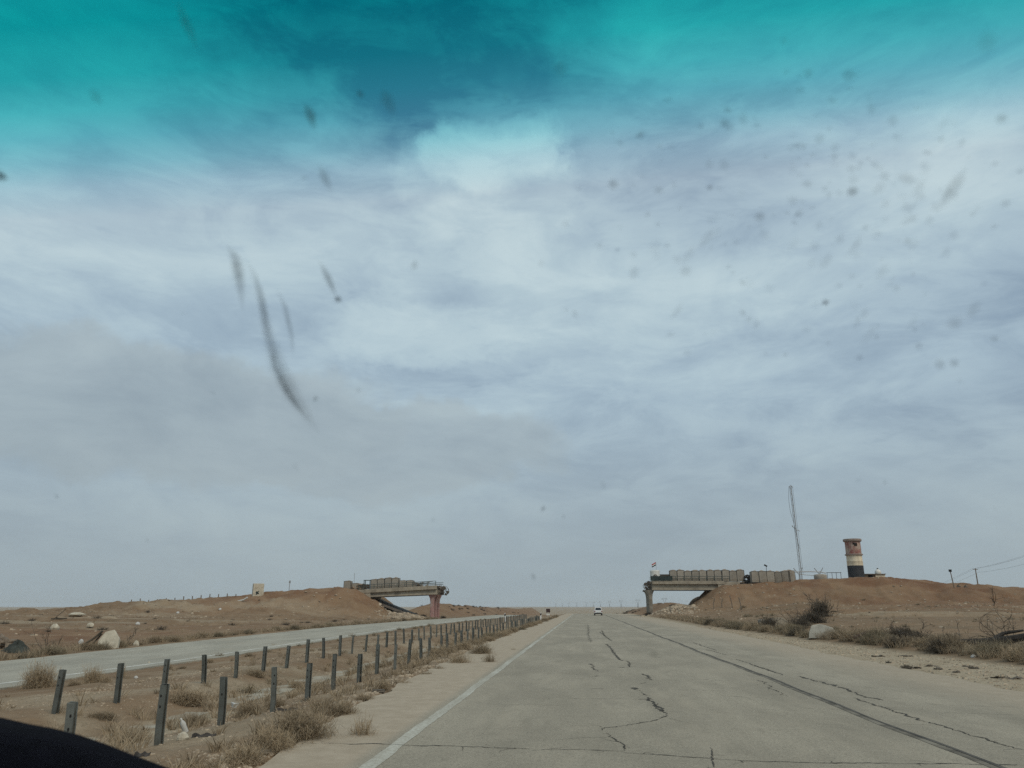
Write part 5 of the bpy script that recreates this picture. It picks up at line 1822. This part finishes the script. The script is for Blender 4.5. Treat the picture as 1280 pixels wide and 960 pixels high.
def car(x, y, label):
    t = thing('car', label, 'car', (x, y, float(base_z(y))), 0)
    sec = []
    # longitudinal profile (y, half width at sill, half width at roof/deck, z bottom, z top)
    body = [(-2.05, .74, .70, .42, .92), (-1.98, .80, .76, .30, .98), (-1.0, .83, .79, .28, 1.00), (.9, .83, .79, .28, .98), (1.7, .80, .74, .30, .90), (2.1, .72, .66, .38, .78)]
    V, F = [], []
    for yy_, hb, ht, z0, z1 in body:
        V += [(-hb * .96, yy_, z0), (-hb, yy_, (z0 + z1) / 2), (-ht, yy_, z1), (ht, yy_, z1), (hb, yy_, (z0 + z1) / 2), (hb * .96, yy_, z0)]
    for i in range(len(body) - 1):
        for k in range(6):
            F.append((i * 6 + k, (i + 1) * 6 + k, (i + 1) * 6 + (k + 1) % 6, i * 6 + (k + 1) % 6))
    F += [tuple(range(6)), tuple(range(len(body) * 6 - 1, len(body) * 6 - 7, -1))]
    MB().add(V, F).build('body', M['carwhite'], t, bevel=.04)
    cab = [(-1.80, .74, .93, .74), (-1.30, .60, 1.62, .60), (.35, .60, 1.64, .60), (1.05, .72, .96, .72)]
    V = []
    for yy_, hw, z, _ in cab:
        V += [(-hw, yy_, z), (hw, yy_, z)]
    V += [(-.76, -1.80, .92), (.76, -1.80, .92), (-.76, 1.05, .92), (.76, 1.05, .92)]
    F = [(0, 1, 3, 2), (2, 3, 5, 4), (4, 5, 7, 6), (0, 2, 4, 6), (1, 7, 5, 3)]
    MB().add(V, F).build('cabin', M['carwhite'], t)
    m = MB()
    m.add([(-.62, -1.745, 1.02), (.62, -1.745, 1.02), (.52, -1.385, 1.53), (-.52, -1.385, 1.53)], [(0, 1, 2, 3)])
    m.build('rear_window', M['glassdark'], t)
    for s in (-1, 1):
        m = MB()
        m.add([(s * .735, -1.4, 1.02), (s * .735, .75, 1.02), (s * .615, .25, 1.54), (s * .615, -1.2, 1.54)], [(0, 1, 2, 3)])
        m.build('side_window', M['glassdark'], t)
        MB().box((s * .70, -2.0, .82), (.18, .10, .26)).build('tail_lamp', M['lampred'], t)
        for yy_ in (-1.25, 1.3):
            wl_ = MB().tube([(s * .60, yy_, .31), (s * .82, yy_, .31)], .31, 18).build('wheel', M['rubber'], t)
            MB().tube([(s * .825, yy_, .31), (s * .84, yy_, .31)], .18, 12).build('rim', M['galv'], wl_)
        MB().box((s * .95, .7, 1.0), (.20, .10, .14)).build('mirror', M['carwhite'], t)
    MB().box((0, -2.08, .42), (1.5, .12, .22)).build('bumper', M['dark'], t, bevel=.02)
    MB().box((0, -2.075, .68), (.5, .03, .13)).build('number_plate', M['flagwhite'], t)
    return t


car(2.95, 166, 'white car driving away in the right lane far ahead')

# ------------------------------------------------------------------ far pylons
def pylon_mesh():
    m = MB()
    r = .30
    for sx in (-1, 1):
        for sy in (-1, 1):
            m.tube([(sx * 3.2, sy * 3.2, -3), (sx * .9, sy * .9, 17)], r, 4)
            m.tube([(sx * .9, sy * .9, 17), (sx * 5.0, sy * .7, 27.5)], r, 4)
    for k in range(4):
        z0, z1 = 4.2 * k, 4.2 * (k + 1)
        w0, w1 = 3.2 - 2.3 * z0 / 17, 3.2 - 2.3 * min(1, z1 / 17)
        for sy in (-1, 1):
            m.tube([(-w0, sy * w0, z0), (w1, sy * w1, z1)], r * .6, 4)
            m.tube([(w0, sy * w0, z0), (-w1, sy * w1, z1)], r * .6, 4)
    for sy in (-.7, .7):
        m.tube([(-9.5, 0, 27.2), (-5, sy, 27.5), (5, sy, 27.5), (9.5, 0, 27.2)], r, 4)
        m.tube([(-9.5, 0, 27.2), (-5, sy, 29.2), (5, sy, 29.2), (9.5, 0, 27.2)], r * .7, 4)
    for sx in (-1, 1):
        m.tube([(sx * 5, 0, 29.2), (sx * 5.6, 0, 32)], r, 4)
        for k in (0, 1):
            m.tube([(sx * (1.6 + 2.0 * k), -.7, 18.5 + 5 * k), (sx * (3 + 1.6 * k), .7, 23 + 4 * k)], r * .6, 4)
    for xx in (-9, 0, 9):
        m.tube([(xx, 0, 27.2), (xx, 0, 24.6)], .14, 4)
    return m.mesh('lattice_tower')


PY = pylon_mesh()
PY.materials.append(M['pylon'])
spots = [(882, 1700), (831, 2400), (797.6, 2950), (776.5, 3500), (762, 4000), (750.5, 4450), (742, 4850), (733, 5250), (721, 5700), (711, 6200), (703, 6700), (695, 7200)]
names = ['nearest pylon, seen beneath the right-hand span', 'second pylon, just right of the right-hand pier', 'third pylon, just left of the right-hand pier', 'fourth pylon from the right on the far plain',
         'fifth pylon from the right on the far plain', 'sixth pylon, above the white car', 'seventh pylon, just left of the white car', 'eighth pylon from the right on the far plain',
         'ninth pylon from the right on the far plain', 'tenth pylon from the right on the far plain', 'eleventh pylon from the right on the far plain', 'twelfth pylon, farthest left in the hazy row']
for (px, d), lb in zip(spots, names):
    p = at(px, 758, d)
    o = obj('pylon', PY, None)
    o.location = (p.x, d, H(p.x, d))
    o.rotation_euler = (0, 0, R(-12))
    tag(o, 'faint grey lattice ' + lb, 'pylon', 'power line pylons on the plain')

# ------------------------------------------------------------------ the car the picture is taken from: windscreen and dashboard
def glass_pt(x, v):
    """v 0 at the foot of the screen, 1 at the roof edge"""
    yb = 1.08 - 0.78 * v - 0.16 * x * x * (1 - .35 * v)
    return Vector((x, yb, 1.30 + 0.78 * v + .03 * math.sin(math.pi * v)))


def glass_at(px, py):
    r = Vector(ray(px, py))
    x, v = 0.0, .5
    for _ in range(40):
        yb = glass_pt(x, v).y
        t = yb / r.y
        x, z = r.x * t, EYE + r.z * t
        v = v + .8 * ((z - .03 * math.sin(math.pi * v) - 1.30) / .78 - v)
    return x, v


def glass_normal(x, v):
    a = glass_pt(x + .01, v) - glass_pt(x - .01, v)
    b = glass_pt(x, v + .01) - glass_pt(x, v - .01)
    n = a.cross(b).normalized()
    return n if n.y < 0 else -n, a.normalized(), b.normalized()


clear = bpy.data.materials.new('clear_glass')
clear.use_nodes = True
c_ = N(clear.node_tree)
c_.n.clear()
tb = c_.node('ShaderNodeBsdfTransparent')
ou = c_.node('ShaderNodeOutputMaterial')
c_.l.new(tb.outputs[0], ou.inputs[0])

WS = thing('windscreen', 'car windscreen with a teal sun strip along its top and specks of dirt', 'windscreen', (0, 0, 0))


def glass_sheet(v0, v1, off, nx=36, nv=16, x0=-.95, x1=.85):
    V, F, UV = [], [], []
    for j in range(nv + 1):
        for i in range(nx + 1):
            x, v = lerp(x0, x1, i / nx), lerp(v0, v1, j / nv)
            n, _, _ = glass_normal(x, v)
            V.append(glass_pt(x, v) + n * off)
            UV.append((x, v))
    for j in range(nv):
        for i in range(nx):
            a = j * (nx + 1) + i
            F.append((a, a + 1, a + nx + 2, a + nx + 1))
    return V, F, UV


V1, F1, _ = glass_sheet(0, 1.10, 0)
V2, F2, _ = glass_sheet(0, 1.10, -.005)
n1 = len(V1)
me = bpy.data.meshes.new('glass_pane')
me.from_pydata([tuple(v) for v in V1 + V2], [], F1 + [tuple(i + n1 for i in f[::-1]) for f in F2])
obj('glass_pane', me, clear, WS, smooth=True)

vv = lambda py, px=640: glass_at(px, py)[1]
tint = bpy.data.materials.new('teal_sun_strip')
tint.use_nodes = True
c_ = N(tint.node_tree)
c_.n.clear()
uvn = c_.node('ShaderNodeUVMap')
ux_, uv_, _z = c_.sep(uvn.outputs[0])
vlow, vtop = vv(235), vv(-20)
f_ = c_.math('DIVIDE', c_.math('SUBTRACT', c_.math('MULTIPLY_ADD', ux_, -.035, uv_), vlow), vtop - vlow)
pos = lambda py: (vv(py) - vlow) / (vtop - vlow)
rampc = c_.ramp(f_, [(0.0, (1, 1, 1)), (pos(195), (.80, .96, .99)), (pos(165), (.50, .88, .92)), (pos(130), (.27, .80, .84)), (pos(95), (.14, .77, .77)), (pos(50), (.045, .66, .64)), (1.0, (.010, .55, .53))])
tb = c_.node('ShaderNodeBsdfTransparent')
c_.l.new(rampc, tb.inputs[0])
ou = c_.node('ShaderNodeOutputMaterial')
c_.l.new(tb.outputs[0], ou.inputs[0])
V1, F1, U1 = glass_sheet(vlow - .03, 1.10, .002, 36, 10)
me = bpy.data.meshes.new('sun_strip')
me.from_pydata([tuple(v) for v in V1], [], F1)
uvl = me.uv_layers.new(name='UVMap')
for poly in me.polygons:
    for li in poly.loop_indices:
        uvl.data[li].uv = U1[me.loops[li].vertex_index]
o = obj('sun_strip', me, tint, WS, smooth=True)
o['label'] = 'graded teal tint along the top of the windscreen'

for sx, xe in ((-1, -.95), (1, .85)):
    m = MB()
    pts = [glass_pt(xe, v_) + Vector((sx * .035, .01, 0)) for v_ in (-.12, 0, .25, .5, .75, 1.0, 1.12)]
    m.tube(pts, [.07, .065, .055, .05, .05, .05, .055], 8)
    m.build('pillar', M['dash'], WS, smooth=True)
m = MB()
m.tube([glass_pt(-.99 + 1.88 * k / 14, 1.13) for k in range(15)], .05, 8)
m.build('roof_edge', M['dash'], WS, smooth=True)

# dirt on the glass: thin translucent spots, denser at the centre
dirt = bpy.data.materials.new('dried_dirt')
dirt.use_nodes = True
c_ = N(dirt.node_tree)
c_.n.clear()
uvn = c_.node('ShaderNodeUVMap')
ux_, uv_, _z = c_.sep(uvn.outputs[0])
cu = c_.math('MULTIPLY_ADD', ux_, 2.0, -1.0)
cv = c_.math('MULTIPLY_ADD', uv_, 2.0, -1.0)
r2 = c_.math('ADD', c_.math('MULTIPLY', cu, cu), c_.math('MULTIPLY', cv, cv))
tcn = c_.node('ShaderNodeTexCoord')
fal = c_.math('POWER', c_.math('SUBTRACT', 1.0, c_.math('MINIMUM', r2, 1.0)), 1.8)
fal = c_.math('MULTIPLY', fal, c_.math('MULTIPLY_ADD', c_.noise(tcn.outputs['Object'], 170, 3), .7, .55))
oin = c_.node('ShaderNodeObjectInfo')
dens = c_.math('MULTIPLY', fal, c_.sep(oin.outputs['Color'])[0], clamp=True)
tb = c_.node('ShaderNodeBsdfTransparent')
df = c_.node('ShaderNodeBsdfDiffuse')
df.inputs[0].default_value = (.075, .085, .09, 1)
mx_ = c_.node('ShaderNodeMixShader')
c_.l.new(dens, mx_.inputs[0])
c_.l.new(tb.outputs[0], mx_.inputs[1])
c_.l.new(df.outputs[0], mx_.inputs[2])
ou = c_.node('ShaderNodeOutputMaterial')
c_.l.new(mx_.outputs[0], ou.inputs[0])


def spot(pts, widths, density, name='dirt_speck'):
    """pts: (x, v) on the glass; a small patch that follows the path"""
    V, F, UV = [], [], []
    P3 = [glass_pt(*p) for p in pts]
    n = len(pts)
    for i, p in enumerate(pts):
        nn_, _, _ = glass_normal(*p)
        d = (P3[min(i + 1, n - 1)] - P3[max(i - 1, 0)]).normalized()
        s = d.cross(nn_).normalized() * widths[i]
        q = P3[i] + nn_ * .004
        V += [q - s, q + s]
        UV += [(0, i / (n - 1)), (1, i / (n - 1))]
    F = [(2 * i, 2 * i + 1, 2 * i + 3, 2 * i + 2) for i in range(n - 1)]
    me = bpy.data.meshes.new(name)
    me.from_pydata([tuple(v) for v in V], [], F)
    uvl = me.uv_layers.new(name='UVMap')
    for poly in me.polygons:
        for li in poly.loop_indices:
            uvl.data[li].uv = UV[me.loops[li].vertex_index]
    o = obj(name, me, dirt, WS)
    o.color = (density * .8, 0, 0, 1)
    return o


GS = .65 / 1000.0        # metres on the glass per picture unit, about


def smear(pix, wpx, density, name='dirt_streak'):
    g = [glass_at(*p) for p in pix]
    pts = []
    for a, b in zip(g, g[1:]):
        for k in range(4):
            pts.append((lerp(a[0], b[0], k / 4), lerp(a[1], b[1], k / 4)))
    pts.append(g[-1])
    n = len(pts)
    spot(pts, [wpx * GS * (.35 + .65 * math.sin(math.pi * min(1, .12 + .8 * i / (n - 1)))) for i in range(n)], density, name)


smear([(330, 368), (338, 415), (350, 455), (368, 492), (388, 520), (404, 545)], 15, .42)
smear([(300, 312), (318, 335), (329, 372), (336, 412), (347, 450), (364, 486), (386, 518)], 8, .34)
smear([(338, 425), (345, 455), (360, 485), (376, 508), (392, 527)], 6, .62)
smear([(284, 300), (297, 320), (302, 350), (306, 392)], 9, .60)
smear([(318, 330), (327, 360), (334, 400), (340, 430)], 6, .38)
smear([(345, 352), (358, 380), (366, 415), (369, 450)], 5, .38)
smear([(382, 124), (390, 142), (396, 164)], 7, .70)
smear([(400, 200), (408, 220), (418, 242)], 7, .42)
smear([(400, 320), (412, 345), (424, 374)], 6, .60)
smear([(421, 366), (424, 371), (428, 377)], 6, .9, 'dirt_speck')
smear([(222, -5), (236, 28), (252, 66)], 7, .38)
smear([(116, 105), (124, 120), (132, 133)], 8, .30)
smear([(478, 106), (486, 124), (496, 150)], 9, .36)
smear([(-8, 214), (4, 217), (18, 222)], 8, .95, 'dirt_speck')
smear([(1206, 206), (1190, 230), (1164, 268)], 9, .36)
smear([(1136, 212), (1126, 230)], 14, .30)
rs = random.Random(42)
spots_ = [(452, 116, 6, .6), (519, 329, 6, .35), (679, 632, 5, .5), (667, 717, 5, .35), (1063, 237, 8, .65), (1030, 375, 6, .75), (886, 232, 5, .6), (948, 268, 8, .45), (799, 167, 7, .5), (766, 228, 8, .5),
          (904, 152, 6, .45), (1008, 90, 7, .35), (1230, 52, 12, .25), (1248, 146, 8, .45), (1240, 420, 7, .4), (1190, 450, 7, .4), (1172, 452, 8, .35), (817, 814, 9, .32), (1190, 400, 12, .3),
          (1058, 92, 9, .4), (700, 85, 10, .25), (74, 617, 4, .35), (856, 336, 9, .3), (792, 338, 8, .25), (396, 495, 4, .5), (908, 136, 6, .4)]
for _ in range(190):
    x_, y_ = rs.triangular(700, 1275, 1060), rs.triangular(70, 480, 210)
    spots_.append((x_, y_, rs.uniform(2.5, 7.5), rs.uniform(.06, .30)))
for _ in range(22):
    spots_.append((rs.uniform(40, 1250), rs.uniform(20, 690), rs.uniform(2.5, 6), rs.uniform(.10, .26)))
for _ in range(26):
    x_, y_ = rs.triangular(720, 1275, 1120), rs.triangular(80, 480, 260)
    L_ = rs.uniform(10, 34)
    smear([(x_, y_), (x_ - L_ * .25, y_ + L_ * .5), (x_ - L_ * .7, y_ + L_)], rs.uniform(4, 9), rs.uniform(.06, .2))
for x_, y_, r_, d_ in spots_:
    a_ = rs.uniform(-.6, .6)
    k_ = rs.uniform(.8, 1.6)
    smear([(x_ - r_ * k_ * math.sin(a_), y_ - r_ * k_ * math.cos(a_)), (x_ + r_ * k_ * math.sin(a_), y_ + r_ * k_ * math.cos(a_))], r_ * .95, d_ * .85, 'dirt_speck')

# dashboard top with the hump over the instruments at left
V, F = [], []
xs_ = np.linspace(-1.0, .90, 64)
sec = [(.60, -.30), (.62, -.09), (.66, -.03), (.72, -.004), (.78, 0), (.86, -.006), (.94, -.03), (1.03, -.085), (1.04, -.3)]
for x_ in xs_:
    top = np.interp(x_, [-1.0, -.80, -.66, -.60, -.545, -.49, -.445, -.41, -.36, .8], [1.51, 1.585, 1.592, 1.583, 1.573, 1.557, 1.542, 1.533, 1.490, 1.470])
    top += .002 * float(fbm(np.array([x_ * 24.0]), np.array([.4]), 61, 3)[0])
    for yy_, dz_ in sec:
        V.append((float(x_), yy_ - .10 * abs(x_) ** 2 * (yy_ > .9), float(top) + dz_ * (1.0 if dz_ > -.2 else 1) + .0015 * float(fbm(np.array([x_ * 60.0]), np.array([yy_ * 60]), 62, 2)[0])))
n = len(sec)
F = [(i * n + k, (i + 1) * n + k, (i + 1) * n + k + 1, i * n + k + 1) for i in range(len(xs_) - 1) for k in range(n - 1)]
me = bpy.data.meshes.new('dashboard')
me.from_pydata(V, [], F)
o = obj('dashboard', me, M['dash'], smooth=True)
tag(o, 'black dashboard hump at the bottom left corner, out of focus', 'dashboard')

# ------------------------------------------------------------------ air
hz = MB()
hz.box((0, 3200, 18), (26000, 20000, 62))
hm = bpy.data.materials.new('desert_haze')
hm.use_nodes = True
g = N(hm.node_tree)
g.n.clear()
pv = g.node('ShaderNodeVolumePrincipled')
pv.inputs['Color'].default_value = (.86, .91, .95, 1)
pv.inputs['Density'].default_value = 1.05e-4
pv.inputs['Anisotropy'].default_value = 0.2
ou = g.node('ShaderNodeOutputMaterial')
g.l.new(pv.outputs[0], ou.inputs['Volume'])
tag(hz.build('haze', hm), 'thin pale dust haze over the plain', 'haze', kind='stuff')
